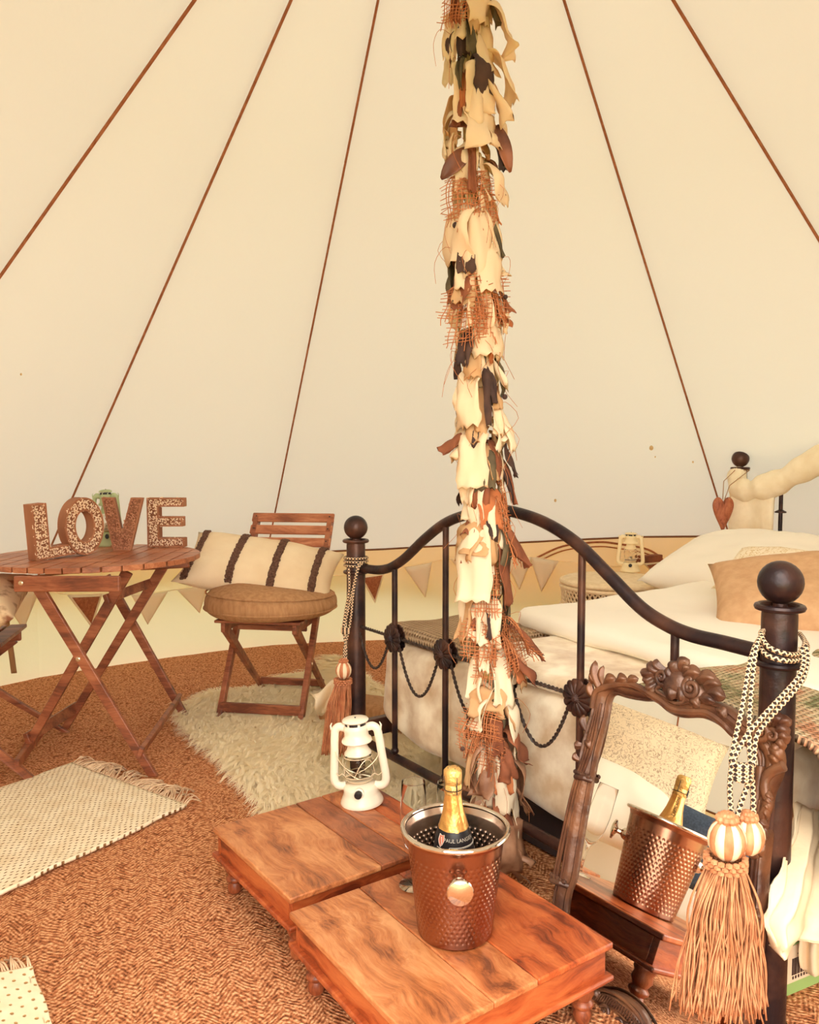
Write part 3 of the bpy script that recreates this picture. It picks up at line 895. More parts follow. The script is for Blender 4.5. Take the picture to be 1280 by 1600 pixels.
# ---------------------------------------------------------------- mattress and bedding
def bedT(): return Matrix(((bd.x, hd.x, 0, BL.x), (bd.y, hd.y, 0, BL.y), (0, 0, 1, 0), (0, 0, 0, 1)))
BT = bedT()
def bthing(mb, name, mat, label, cat, group=None, angle=180, **kw):
    o = mb.build(name, mat, angle=angle, **kw)
    weld(o)
    tag(o, label, cat, group)
    return recentre(o)
def vel(w):
    # foot corners of the cover droop and tuck under
    k = max(0, 1 - w.y / .5)
    e = max(0, 1 - w.x / .30)
    if w.z < .4: w.z += (.4 - w.z) * .55 * e * e * k
    w.z += .006 * nz(w, 5, 2)
    w.y += .015 * nz((w.x * 3, w.z * 3, 1)) * k
    return w
mb = MB(); softbox(mb, .055, BW - .055, .06, 2.08, .165, .495, .055, (70, 60, 20), .012, 6, 1.0, BT, vel)
bthing(mb, 'mattress', 'velvet', 'thick mattress under a crushed beige velvet cover on the iron bed', 'mattress')
mb = MB(); softbox(mb, .50, BW - .065, .072, .62, .497, .548, .025, (60, 24, 4), .008, 6, 3.0, BT)
bthing(mb, 'velvet_throw', 'velvet', 'folded beige velvet throw lying across the foot of the bed', 'throw')
def duv(w):
    w.z += .012 * nz((w.x * 2.2, w.y * 2.2, 0), 1, 3) + .006 * nz(w, 8, 4)
    w.y += (.09 - .13 * w.x) * max(0, 1 - (w.y - .4) / .9)
    return w
mb = MB(); softbox(mb, .33, BW - .01, .40, 1.62, .545, .612, .033, (60, 50, 6), .012, 4, 5.0, BT, duv)
bthing(mb, 'duvet', 'linen', 'white duvet spread over the middle of the bed', 'duvet')
mb = MB(); softbox(mb, .05, .46, .09, .50, .50, .552, .025, (40, 30, 5), .012, 7, 6.0, BT)
bthing(mb, 'knit_blanket', 'knit_grey', 'taupe ribbed knit blanket folded at the foot of the bed beside the left post', 'blanket')
# multicolour knit: over the near foot corner, hanging down the side
def multi(u, v):
    # u across the fold (top of bed -> down the side), v along the bed
    s = u * 0.95
    y = lerp(.055, 1.5, v)
    ripple = .012 * nz((s * 6, y * 5, 0), 1, 2)
    if s < .42:
        x = BW - .40 + s; z = .578 + ripple + .03 * math.sin(PI * min(1, s / .42))
    elif s < .52:
        a = (s - .42) / .10 * PI / 2
        x = BW + .02 + .055 * math.sin(a); z = .523 + .055 * math.cos(a) + ripple
    else:
        x = BW + .075 + .02 * nz((s * 3, y * 6, 1), 1, 7) + .015; z = .523 - (s - .52) * .70
    if y < .09: y += 0
    p = BT @ V((x, y, z)); return p
mb = MB(); mb.grid(60, 70, multi, uvf=lambda u, v: (u * .95, v * 1.45))
o = mb.build('knit_blanket', 'knit_multi', solid=.014, angle=180)
tag(o, 'multicoloured green, pink and cream knit blanket hanging over the near side of the bed', 'blanket'); recentre(o)

# pillows, leaning on the headboard
def bed_pillow(name, mat, label, u, v, z, w, h, t, tilt, yaw=0.0, seed=0.0, group=None, wr=.014, roll=0.0):
    R = Matrix.Rotation(bed_yaw + yaw, 3, 'Z') @ Matrix.Rotation(tilt, 3, 'X') @ Matrix.Rotation(roll, 3, 'Z')
    o = pillow(name, mat, None, w, h, t, seed, wr)
    o.data.transform(Matrix.Translation(W(u, v, z)) @ R.to_4x4())
    tag(o, label, 'pillow', group); return recentre(o)
bed_pillow('pillow', 'linen', 'plump white pillow at the far side of the bed head', .42, 1.74, .665, .80, .56, .24, math.radians(18), 0, 1.0)
bed_pillow('pillow', 'linen', 'plump white pillow at the near side of the bed head', 1.17, 1.76, .660, .80, .56, .24, math.radians(19), 0, 2.0)
bed_pillow('pillow', 'print', 'small cream cushion with ochre line print between the bed pillows', .72, 1.40, .700, .38, .28, .12, math.radians(30), 0.1, 3.0)
bed_pillow('cushion', 'peach_linen', 'square tan linen cushion leaning on the white bed pillows', 1.02, 1.10, .695, .62, .46, .15, math.radians(23), .34, 4.0, roll=math.radians(16))
bed_pillow('cushion', 'peach_linen', 'tan linen cushion lying flat near the bed side behind the near post', 1.42, .98, .675, .36, .30, .11, math.radians(12), -.3, 5.0)

# faux fur scarf swagged along the head rail
fp = [W(.06, 2.17, 1.072), W(.10, 2.14, .985), W(.20, 2.12, .985), W(.30, 2.13, 1.02), W(.40, 2.12, 1.07), W(.55, 2.13, 1.15), W(.72, 2.14, 1.20), W(.95, 2.14, 1.19), W(1.15, 2.14, 1.10)]
fpath = smoothpath(fp, 8)
mb = MB()
rr = [.045 + .02 * abs(math.sin(i * .22)) + .012 * nz((i * .3, 0, 0)) for i in range(len(fpath))]
mb.tube(fpath, rr, 18, flat=.75)
scarf = mb.build('fur_scarf', 'faux_fur', angle=180)
tag(scarf, 'cream faux fur scarf twisted along the iron head rail', 'scarf')
recentre(scarf)
mb = MB()
mb.grid(16, 12, lambda u, v: W(.055 + .23 * u, 2.13 - .02 * math.sin(u * 9) * v, 1.0 - .24 * v - .05 * u * v))
mb.build('scarf_end', 'faux_fur', scarf, world=True, solid=.012, angle=180)

# wooden heart hanging from the far finial
hp = D(1130, 797, 3.86)
heart = thing('heart', 'carved red-brown wooden heart on a string from the far head finial', 'ornament', hp)
def hshape(t, k):
    a = 2 * PI * t
    x = 16 * math.sin(a) ** 3; y = 13 * math.cos(a) - 5 * math.cos(2 * a) - 2 * math.cos(3 * a) - math.cos(4 * a)
    y = y * 1.15 if y < 0 else y * .75
    return x / 16 * .051 * k, y / 17 * .112 * k + .004
def hf(u, v):
    w = abs(2 * v - 1); k = math.sqrt(max(0, 1 - (1 - w) ** 0 * 0)) if False else 1
    ang = v * PI
    kk = math.sin(ang) ** .45 if 0 < v < 1 else 0.0
    x, y = hshape(u, max(kk, .001))
    return hp + V((x, -math.cos(ang) * -.018 * -1, y)) 
mb = MB(); mb.grid(48, 15, hf, cu=True); mb.build('heart_body', 'heart', heart, world=True, angle=50)
ball_c = HL + UP * 1.13
mb = MB()
mb.tube([hp + V((-.004, -.004, .05)), hp + V((.0, 0, .14)), ball_c + V((-.034, -.03, -.052))], .002, 5)
mb.tube([hp + V((.004, -.004, .05)), hp + V((.03, 0, .12)), ball_c + V((.028, -.04, -.056))], .002, 5)
mb.tube([ball_c + V((.043 * math.cos(a), .043 * math.sin(a), -.056)) for a in [2 * PI * k / 16 for k in range(16)]], .002, 5, True)
mb.build('string', 'string', heart, world=True)

# white sheet hanging off the near corner in front of the post
L_e = [(1240, 1250, 1.66), (1232, 1300, 1.55), (1216, 1350, 1.46), (1198, 1405, 1.40), (1194, 1445, 1.385), (1208, 1480, 1.385)]
R_e = [(1300, 1270, 1.72), (1312, 1320, 1.66), (1318, 1370, 1.60), (1322, 1410, 1.55), (1322, 1440, 1.52), (1322, 1446, 1.50)]
M_e = [(1262, 1262, 1.66), (1258, 1320, 1.54), (1246, 1380, 1.44), (1234, 1440, 1.385), (1226, 1476, 1.365), (1223, 1498, 1.36)]
cols = [smoothpath([D(*p) for p in e], 5) for e in (L_e, M_e, R_e)]
nrow = len(cols[0])
def sheet(u, v):
    j = min(nrow - 1, round(v * (nrow - 1)))
    a, b, c = cols[0][j], cols[1][j], cols[2][j]
    p = a.lerp(b, u * 2) if u < .5 else b.lerp(c, u * 2 - 1)
    return p + V((.002, -.010, 0)) * (math.sin(u * 15 + v * 1.5) + .7 * math.sin(u * 29 + v * 5) + 1.6 * nz((u * 5, v * 7, 0), 1, 3))
mb = MB(); mb.grid(34, nrow, sheet)
sh = mb.build('bed_sheet', 'cream_cotton', solid=.003, angle=180)
tag(sh, 'white sheet corner hanging off the bed in front of the near post', 'sheet'); recentre(sh)
mb = MB()
mb.grid(14, 12, lambda u, v: D(lerp(1252, 1310, u) - 3 * math.sin(v * 3), lerp(1462, 1526 - 45 * abs(u - .38) ** 1.2, v), 1.60 + .02 * math.sin(u * 12)))
mb.build('sheet_fold', 'cream_cotton', sh, world=True, solid=.003, angle=180)
# sheet corner at the left of the bed
mb = MB()
mb.grid(14, 10, lambda u, v: D(lerp(486, 552, u) + 10 * v * (1 - u) + 3 * math.sin(v * 5), lerp(1084 - 34 * u + 5 * math.sin(u * 9), 1112 + 7 * math.sin(u * 11), v), 3.0 - .05 * math.sin(u * 9 + v * 3) * (.4 + v)))
o = mb.build('sheet_corner', 'cream_cotton', solid=.004, angle=180)
tag(o, 'pale sheet corner poking out behind the small tassel', 'sheet'); recentre(o)
# brown folded blanket on the floor behind the left post
mb = MB(); bx = P(545, 1140, .05)
softbox(mb, -.20, .35, -.10, .10, 0.0, .10, .03, (14, 8, 6), .012, 9, 3.0, Matrix.Translation(P(572, 1150, 0.012) + V((0, .16, 0))) @ Matrix.Rotation(-.5, 4, 'Z'))
o = mb.build('folded_blanket', 'cush', angle=180); weld(o)
tag(o, 'brown folded blanket on the floor behind the left bed post', 'blanket'); recentre(o)
# near-black box added to darken the space under the bed
sb = thing('shade_box', 'near-black box added to give the deep shade under the bed, behind the garland foot', 'box', W(.98, .70, 0), bed_yaw)
mb = MB(); mb.box((0, 0, .070), (.74, 1.1, .128)); mb.build('box_body', 'underbed_shade', sb, bevel=.008)
mb = MB(); mb.box((0, 0, .138), (.752, 1.11, .018)); mb.build('box_lid', 'underbed_shade', sb, bevel=.006)
mb = MB(); mb.tube(smoothpath([V((-.08, -.551, .085)), V((-.06, -.575, .075)), V((.06, -.575, .075)), V((.08, -.551, .085))], 4), .007, 8); mb.build('handle', 'underbed_shade', sb)
# carton under the bed
bx = P(1262, 1530, 0); 
cA, cB = P(1233, 1556, 0), P(1280, 1536, 0)
cd_ = (cB - cA).normalized()
box = thing('carton', 'green and white carton with a barcode on the floor under the bed', 'box', cA + cd_ * .13, math.atan2(cd_.y, cd_.x))
mb = MB(); mb.box((0, .09, .055), (.34, .18, .11)); mb.build('carton_body', 'box_green', box, bevel=.002)
mb = MB(); mb.box((-.055, -.0008, .068), (.22, .0016, .080)); mb.build('printed_panel', 'box_white', box)
mb = MB(); x = -.125
rb = random.Random(3)
while x < -.02:
    w = rb.choice((.0012, .0022, .0034)); mb.box((x, -.002, .062), (w, .0012, .036)); x += w + rb.choice((.0014, .0022))
for k in range(12): mb.box((-.122 + k * .0085, -.002, .038), (.004, .0012, .006))
for k in range(3): mb.box((-.085, -.002, .088 + k * .006), (.05 - .01 * k, .0012, .002))
mb.build('barcode', 'barcode', box)
mb = MB(); mb.tube([V((.03 + .016 * math.cos(a), -.002, .03 + .012 * math.sin(a))) for a in [k * .3 for k in range(13)]], .003, 6); mb.build('printed_mark', 'black', box)

# ================================================================ LOW WOODEN TABLES
WD = dict(
    pale=wood('low table pale plank', (124, 68, 40), (182, 110, 64), (212, 148, 98), 'y', 1.0, .32, 1.0, 1.4),
    tan=wood('low table tan plank', (108, 56, 32), (172, 96, 54), (206, 136, 86), 'y', 1.1, .32, 5.0, 1.6),
    red=wood('low table red plank', (104, 42, 22), (170, 78, 38), (200, 110, 60), 'y', 1.1, .3, 9.0, 1.2),
    dark=wood('low table dark plank', (100, 54, 36), (150, 84, 52), (184, 112, 70), 'y', 1.3, .32, 13.0, 1.0),
    side=wood('low table apron', (108, 44, 22), (164, 76, 38), (190, 104, 56), 'x', 1.2, .35, 3.0, .8),
    sidey=wood('low table apron end', (112, 46, 22), (172, 82, 42), (198, 112, 62), 'y', 1.2, .35, 4.0, .8),
    leg=wood('low table turned leg', (92, 42, 26), (142, 72, 42), (172, 100, 60), 'z', 2.0, .35, 2.0, .5))
def low_table(label, ctr, ang, sx, sy, H, planks):
    t = thing('low_table', label, 'table', (ctr.x, ctr.y, 0), ang)
    x0 = -sx / 2
    top0 = H - .014
    for k, (f0, f1, mt) in enumerate(planks):
        a, b = -sx / 2 + f0 * sx, -sx / 2 + f1 * sx
        g = .0007
        mb = MB(); mb.box(((a + b) / 2, 0, H - .007), (b - a - g, sy, .014))
        o = mb.build('plank', WD[mt], t, bevel=.0035, bseg=3)
        o.data.transform(Matrix.Translation((0, 0, .0006 * ((k * 7) % 3 - 1))))
    ins = .011
    for s_ in (-1, 1):
        mb = MB(); mb.box((0, s_ * (sy / 2 - ins - .008), H - .014 - .027), (sx - 2 * ins, .016, .054)); mb.build('apron', WD['side'], t, bevel=.001)
        mb = MB(); mb.box((s_ * (sx / 2 - ins - .008), 0, H - .014 - .027), (.016, sy - 2 * ins - .033, .054)); mb.build('apron', WD['sidey'], t, bevel=.001)
    zb = H - .075
    mb = MB()
    o_ = [(-sx / 2 - .002, -sy / 2 - .002), (sx / 2 + .002, -sy / 2 - .002), (sx / 2 + .002, sy / 2 + .002), (-sx / 2 - .002, sy / 2 + .002)]
    i_ = [(x * .9, y * .9) for x, y in o_]
    mb.ring_prism(o_, i_, zb - .004, zb + .008)
    mb.build('base_moulding', WD['side'], t, bevel=.004, bseg=3)
    for sxn in (-1, 1):
        for syn in (-1, 1):
            c = V((sxn * (sx / 2 - .042), syn * (sy / 2 - .042), 0))
            k = (zb - .004) / .1
            prof = [(0, 0), (.013, 0), (.017, .006 * k), (.019, .020 * k), (.015, .032 * k), (.0225, .040 * k), (.0225, .047 * k), (.016, .053 * k), (.024, .068 * k), (.021, .082 * k), (.025, .09 * k), (.025, .1 * k), (0, .1 * k)]
            mb = MB(); mb.lathe(prof, 18, c); mb.build('leg', WD['leg'], t, angle=60)
    return t
T_H = .17
a2 = math.radians(34.5)
t2L, t2R = P(455, 1425, T_H), P(955, 1472, T_H)
T2 = low_table('low square wooden table under the hammered ice bucket, nearest to the camera', (t2L + t2R) / 2, a2, .482, .462, T_H,
               [(0, .36, 'pale'), (.36, .58, 'tan'), (.58, 1.0, 'red')])
t1F, t1B = P(456, 1413, T_H), P(576, 1221, T_H)
T1 = low_table('low square wooden table carrying the white lantern, behind the bucket table', (t1F + t1B) / 2 + V((-.004, .008, 0)), math.radians(36.5), .487, .425, T_H,
               [(0, .50, 'pale'), (.50, .67, 'dark'), (.67, .82, 'tan'), (.82, 1.0, 'red')])

# ---------------------------------------------------------------- ice bucket
bk = P(711, 1452, T_H + .0012)
def at_depth(px, py, ref):
    return D(px, py, ref.y)
bk_top = at_depth(710, 1293, bk).z - T_H
rb0 = .0755; rb1 = .1035
bucket = thing('ice_bucket', 'hammered steel champagne bucket with a bright rolled rim on the low table', 'bucket', bk)
H_B = bk_top
def hammer(a, z, out):
    rows = 17; per = 46
    zz = (z - .012) / (H_B - .05) * rows
    if zz < 0 or zz > rows: return 0.0
    row = math.floor(zz)
    fa = (a / (2 * PI) * per + .5 * (row % 2)) % 1.0
    dx = (fa - .5) * (2 * PI * .09 / per); dy = (zz - row - .5) * ((H_B - .05) / rows)
    d2 = (dx * dx + dy * dy) / (.0031 ** 2)
    return -.0015 * math.exp(-d2 * 1.6)
NA, NZ = 322, 112
def wallr(z): return lerp(rb0, rb1 - .004, (z / H_B)) + .004 * max(0, z / H_B - .93) / .07
mb = MB()
def fo(u, v):
    z = .004 + v * (H_B - .006); a = u * 2 * PI
    r = wallr(z) + hammer(a, z, 1)
    return (r * math.cos(a), r * math.sin(a), z)
mb.grid(NA, NZ, fo, cu=True)
mb.lathe([(0, 0), (rb0 - .005, 0), (rb0 - .0008, .0015), (wallr(.004), .004)], 64)
mb.build('bucket_wall', 'steel_reflect', bucket, angle=180)
mb = MB()
def fi(u, v):
    z = .006 + v * (H_B - .008); a = -u * 2 * PI
    r = wallr(z) - .0022 + hammer(a, z, 0) * 1.35
    return (r * math.cos(a), r * math.sin(a), z)
mb.grid(NA, NZ, fi, cu=True)
mb.lathe([(wallr(.006) - .002, .006), (0, .006)], 64)
mb.build('bucket_lining', 'steel_brushed', bucket, angle=180)
mb = MB(); rr_ = wallr(H_B)
mb.tube([V((math.cos(a), math.sin(a), 0)) * (rr_ + .0025) + V((0, 0, H_B)) for a in [2 * PI * k / 96 for k in range(96)]], .0052, 12, True, flat=1.0)
mb.build('rolled_rim', 'steel', bucket)
for sgn in (1, -1):
    d_ = (V((0.0, -1, 0)) + V((.02, 0, 0))) * sgn
    d_ = d_.normalized()
    zk = H_B * .675
    base_p = d_ * wallr(zk)
    R = d_.to_track_quat('Z', 'Y').to_matrix().to_4x4()
    T = Matrix.Translation(base_p + V((0, 0, zk))) @ R
    mb = MB(); mb.lathe([(0, -.002), (.016, -.002), (.013, .006), (.007, .012), (.007, .020), (.012, .023), (.0245, .027), (.0255, .030), (.024, .033), (.012, .0365), (0, .0375)], 32, T=T)
    mb.build('knob', 'steel', bucket)

# ---------------------------------------------------------------- champagne bottle
btop = at_depth(707, 1199, bk + V((0, .0, 0)))
bh = btop.z - (T_H + .008)
bot = thing('champagne_bottle', 'champagne bottle with gold foil neck and black label standing in the ice bucket', 'bottle', (bk.x + .0, bk.y - .0, T_H + .0085), 0,
            R=Matrix.Rotation(math.radians(-1.0), 3, 'Y'))
k_ = bh / .32
def z_(z): return z * k_
mb = MB(); mb.lathe([(0, .006), (.025, .002), (.041, 0), (.0435, .004), (.0438, z_(.13)), (.042, z_(.155)), (.036, z_(.185)), (.027, z_(.212)), (.0205, z_(.235)), (.0165, z_(.262)), (.0145, z_(.29)), (.0145, z_(.30)), (0, z_(.30))], 48)
mb.build('glass_body', 'bottle', bot)
mb = MB()
def foil(u, v):
    z = lerp(z_(.2015), z_(.292), v); a = u * 2 * PI
    pr = [(z_(.19), .0345), (z_(.212), .0278), (z_(.235), .0213), (z_(.262), .0173), (z_(.30), .0156)]
    r = pr[-1][1]
    for (z0, r0), (z1, r1) in zip(pr, pr[1:]):
        if z0 <= z <= z1: r = lerp(r0, r1, (z - z0) / (z1 - z0)); break
    r += .00035 * math.cos(9 * a + 6 * v) + .0003 * nz((math.cos(a) * 3, math.sin(a) * 3, z * 60))
    return (r * math.cos(a), r * math.sin(a), z - (.002 * math.cos(a * 1) if v == 0 else 0))
mb.grid(64, 24, foil, cu=True); mb.build('foil_sleeve', 'foil', bot, angle=180)
mb = MB(); mb.lathe([(.0162, z_(.268)), (.0178, z_(.270)), (.0178, z_(.286)), (.0165, z_(.288)), (.0178, z_(.290)), (.0186, z_(.304)), (.0182, z_(.314)), (.013, z_(.3195)), (0, z_(.320))], 32)
mb.build('cork_cap', 'cork_foil', bot, angle=60)
mb = MB()
mb.tube([V((.0182 * math.cos(a), .0182 * math.sin(a), z_(.278))) for a in [2 * PI * k / 24 for k in range(24)]], .0009, 5, True)
for q in range(4):
    a = q * PI / 2 + .4
    mb.tube([V((.0182 * math.cos(a), .0182 * math.sin(a), z_(.278))), V((.0188 * math.cos(a), .0188 * math.sin(a), z_(.304))), V((.010 * math.cos(a), .010 * math.sin(a), z_(.321)))], .0008, 5)
mb.tube([V((.006, -.0187, z_(.290))), V((.007, -.0190, z_(.272)))], .0011, 5)
mb.build('wire_cage', 'black', bot)
mb = MB()
for q in range(26):
    mb.ball((.0179 * math.cos(-2.2 + q * .062), .0179 * math.sin(-2.2 + q * .062), z_(.277) + .0045 * (((q * 5) % 4) / 3)), .0006, 6)
mb.build('cage_print', 'black', bot)
# shoulder label with lettering wrapped round the bottle
def rprof(z):
    pr = [(0, .0438), (z_(.13), .0438), (z_(.155), .042), (z_(.185), .036), (z_(.212), .027), (z_(.235), .0205), (z_(.30), .0145)]
    for (z0, r0), (z1, r1) in zip(pr, pr[1:]):
        if z0 <= z <= z1: return lerp(r0, r1, (z - z0) / (z1 - z0))
    return pr[-1][1]
mb = MB()
mb.grid(64, 10, lambda u, v: (lambda z, a: ((rprof(z) + .0006) * math.cos(a), (rprof(z) + .0006) * math.sin(a), z))(lerp(z_(.158), z_(.2025), v), u * 2 * PI), cu=True)
lab = mb.build('shoulder_label', 'blk_label', bot, angle=180)
def wrap(vs, zc, a0, off, droop=0.0):
    out = []
    for v in vs:
        z = zc + v.y + droop * v.x * v.x
        r = rprof(z) + off
        a = a0 + v.x / rprof(zc)
        out.append((r * math.cos(a) , r * math.sin(a), z))
    return out
vs, fs = text_mesh('PAUL LANGIER', .0098)
mb = MB(); mb.add(wrap(vs, z_(.188), -PI / 2 + .30, .0012), fs); mb.build('label_lettering', 'label_white', lab, smooth=False)
mb = MB()
mb.tube([V(p) for p in wrap([V((lerp(-.045, .05, q / 40), -.0085 - (.004 if q < 12 else 0), 0)) for q in range(41)], z_(.184), -PI / 2 + .2, .001)], .0005, 4)
mb.tube([V(p) for p in wrap([V((lerp(-.034, .05, q / 40), -.0105 , 0)) for q in range(12, 41)], z_(.184), -PI / 2 + .2, .001)], .0003, 4)
mb.build('label_line', 'label_white', lab)
sh_p = [V((x, y, 0)) for x, y in [(-.006, .011), (0, .009), (.006, .011), (.007, 0), (.004, -.007), (0, -.012), (-.004, -.007), (-.007, 0)]]
mb = MB(); n_ = len(sh_p)
q1 = wrap(sh_p, z_(.186), -PI / 2 - .80, .0012); q2 = wrap([p * .7 for p in sh_p], z_(.186), -PI / 2 - .80, .0018)
mb.add(q1, [tuple(range(n_))]); mb.build('label_shield', 'label_pink', lab, smooth=False)
mb = MB(); mb.tube([V(p) for p in q1], .0005, 4, True); mb.tube([V(p) for p in (q2[1], q2[4], q2[5])], .0007, 4); mb.build('shield_outline', 'label_white', lab)
# word down the back of the foil
vs, fs = text_mesh('CHAMPAGNE', .0105)
vs2 = []
for v in vs:
    z = z_(.242) + v.x * .78
    r = lerp(.0278, .0173, min(1, max(0, (z - z_(.212)) / z_(.05)))) + .0010
    a = -.05 + v.y / .0205
    vs2.append((r * math.cos(a), r * math.sin(a), z))
mb = MB(); mb.add(vs2, fs); mb.build('foil_lettering', 'black', bot, smooth=False)

# ---------------------------------------------------------------- stem glasses
def flute(label, p, h):
    g = thing('champagne_flute', label, 'glass', p, 0, 'champagne flutes behind the bucket')
    r0 = .029
    outer = [(0, 0.0), (.032, 0.0), (.032, .002), (.012, .005), (.004, .012), (.0035, .06), (.006, .075), (.018, .092), (.027, .12), (r0 + .001, .16), (r0 - .001, .20), (.0262, h)]
    inner = [(.0254, h), (r0 - .0018, .20), (r0 + .0002, .16), (.0262, .12), (.0172, .0935), (.0052, .080), (0, .078)]
    mb = MB(); mb.lathe(outer + [(.0256, h + .0006)] + inner, 40); mb.build('glass_body', 'glass', g, angle=180)
    mb = MB(); mb.tube([V((.0256 * math.cos(a), .0256 * math.sin(a), h)) for a in [2 * PI * k / 40 for k in range(40)]], .0009, 6, True); mb.build('glass_rim', 'glass', g)
    return g
g1 = P(646, 1383, T_H + .0016); flute('clear champagne flute left of the bottle, behind the bucket', g1, at_depth(648, 1222, g1).z - T_H)
g2 = P(702, 1352, T_H + .0016); flute('clear champagne flute half hidden behind the gold bottle neck', g2, at_depth(704, 1231, g2).z - T_H)

# ---------------------------------------------------------------- hurricane lanterns
def lantern(label, p, h, yaw, mt, lean=None, wire='wire', ws=1.0):
    R = Matrix.Rotation(yaw, 3, 'Z')
    if lean is not None: R = lean @ R
    t = thing('lantern', label, 'lantern', p, 0, None, R)
    s = h / .25
    def L(prof): return [(r * s, z * s) for r, z in prof]
    mb = MB(); mb.lathe(L([(0, 0), (.0575, 0), (.059, .003), (.057, .010), (.050, .024), (.0475, .032), (.0475, .043), (.044, .050), (.030, .056), (.022, .060), (0, .060)]), 40)
    mb.build('base_tank', mt, t, angle=50)
    for sg in (-1, 1):
        pts = smoothpath([V(q) * s for q in [(sg * .040, 0, .048), (sg * .058, 0, .047), (sg * .069, 0, .056), (sg * .0715, 0, .075), (sg * .066, 0, .13), (sg * .061, 0, .185), (sg * .057, 0, .203), (sg * .046, 0, .211), (sg * .030, 0, .208)]], 5)
        mb = MB(); mb.tube(pts, .0115 * s, 14, flat=.8); mb.build('side_tube', mt, t, angle=70)
        mb = MB(); mb.tube([V(q) * s for q in [(sg * .060, 0, .196), (sg * .068, 0, .203), (sg * .070, 0, .214), (sg * .066, 0, .222)]], [.004 * s, .0032 * s, .0025 * s, .0012 * s], 8); mb.build('bail_ear', mt, t)
    mb = MB(); mb.lathe(L([(.026, .066), (.031, .075), (.0365, .092), (.038, .108), (.035, .128), (.030, .140), (.0288, .140), (.0338, .128), (.0366, .108), (.0353, .092), (.030, .076), (.0255, .067)]), 36); mb.build('glass_globe', 'globe', t, angle=180)
    mb = MB(); mb.lathe(L([(.020, .058), (.034, .064), (.036, .068), (.030, .071), (.012, .071), (.010, .079), (0, .079)]), 28); mb.build('globe_plate', wire, t, angle=50)
    mb = MB(); mb.lathe(L([(0, .079), (.007, .079), (.007, .088), (.0, .089)]), 16); mb.build('burner', wire, t)
    mb = MB(); mb.lathe(L([(.024, .172), (.0255, .160), (.031, .148), (.037, .140), (.037, .137), (.030, .137), (.024, .146)]), 36); mb.build('chimney_collar', mt, t, angle=60)
    mb = MB(); mb.lathe(L([(.018, .170), (.040, .169), (.042, .172), (.040, .178), (.034, .182), (.0325, .195), (.034, .205), (.033, .212), (.029, .216), (.029, .222), (0, .222)]), 36); mb.build('hood', mt, t, angle=50)
    mb = MB()
    for k in range(6):
        a0 = k * PI / 3 + .12
        mb.grid(8, 2, lambda u, v: V((.0294 * math.cos(a0 + u * .8), .0294 * math.sin(a0 + u * .8), .2165 + .0075 * v)) * s)
    mb.build('vent_slots', 'black', t)
    mb = MB(); mb.lathe(L([(0, .228), (.027, .226), (.0345, .2255), (.0365, .2285), (.034, .232), (.020, .236), (0, .2375)]), 36)
    mb.build('cap', mt, t, angle=60)
    mb = MB(); mb.ball(V((.002, -.008, .238)) * s, .0022 * s, 8); mb.build('cap_rivet', 'black', t)
    # crossed wire guards round the globe
    mb = MB()
    for k in range(4):
        a0 = k * PI / 2 + PI / 4
        pts = []
        for q in range(17):
            v = q / 16; a = a0 + lerp(-.95, .95, v)
            z = lerp(.082, .128, math.sin(PI * v)) if k % 2 else lerp(.080, .124, 1 - v)
            r = .0405 if k % 2 else .0425
            pts.append(V((r * math.cos(a), r * math.sin(a), z)) * s)
        mb.tube(pts, .0013 * s, 6)
    for sg in (-1, 1):
        mb.tube(smoothpath([V((sg * .066, -.004, .088)) * s, V((sg * .055, -.012, .080)) * s, V((sg * .045, -.016, .086)) * s, V((sg * .036, -.02, .081)) * s], 4), .0013 * s, 6)
        mb.tube(smoothpath([V((sg * .063, -.006, .150)) * s, V((sg * .052, -.016, .125)) * s, V((sg * .020, -.036, .103)) * s, V((-sg * .034, -.026, .082)) * s], 5), .0013 * s, 6)
    mb.tube([V((.0405 * math.cos(a), .0405 * math.sin(a), .079)) * s for a in [2 * PI * k / 28 for k in range(28)]], .0015 * s, 6, True)
    mb.tube([V((.039 * math.cos(a), .039 * math.sin(a), .131)) * s for a in [2 * PI * k / 28 for k in range(28)]], .0013 * s, 6, True)
    mb.build('wire_guard', wire, t)
    mb = MB(); T = Matrix.Translation(V((.004, -.0455, .043)) * s) @ Matrix.Rotation(PI / 2, 4, 'X')
    mb.lathe(L([(0, -.004), (.0145, -.004), (.0145, .002), (.0125, .0035), (0, .0035)]), 20, T=T); mb.build('knob_plate', mt, t)
    mb = MB(); mb.lathe(L([(0, 0), (.0095, 0), (.0105, .004), (.010, .013), (.007, .016), (0, .0165)]), 20, T=Matrix.Translation(V((.004, -.048, .043)) * s) @ Matrix.Rotation(PI / 2, 4, 'X')); mb.build('wick_knob', 'black', t)
    if ws != 1.0:
        for o in t.children: o.data.transform(Matrix.Diagonal((ws, ws, 1, 1)))
    return t
lp = P(566, 1253, T_H + .0012)
lantern('white enamel hurricane lantern with black knob standing on the low table', lp, at_depth(552, 1113, lp).z - T_H, math.radians(-8), 'white_enamel', Matrix.Rotation(math.radians(-4.5), 3, 'Y'))

# ================================================================ LEANING ORNATE MIRROR
m_TL, m_BL = D(948, 1085, 1.80), P(853, 1512, 0.006)
m_off = .075
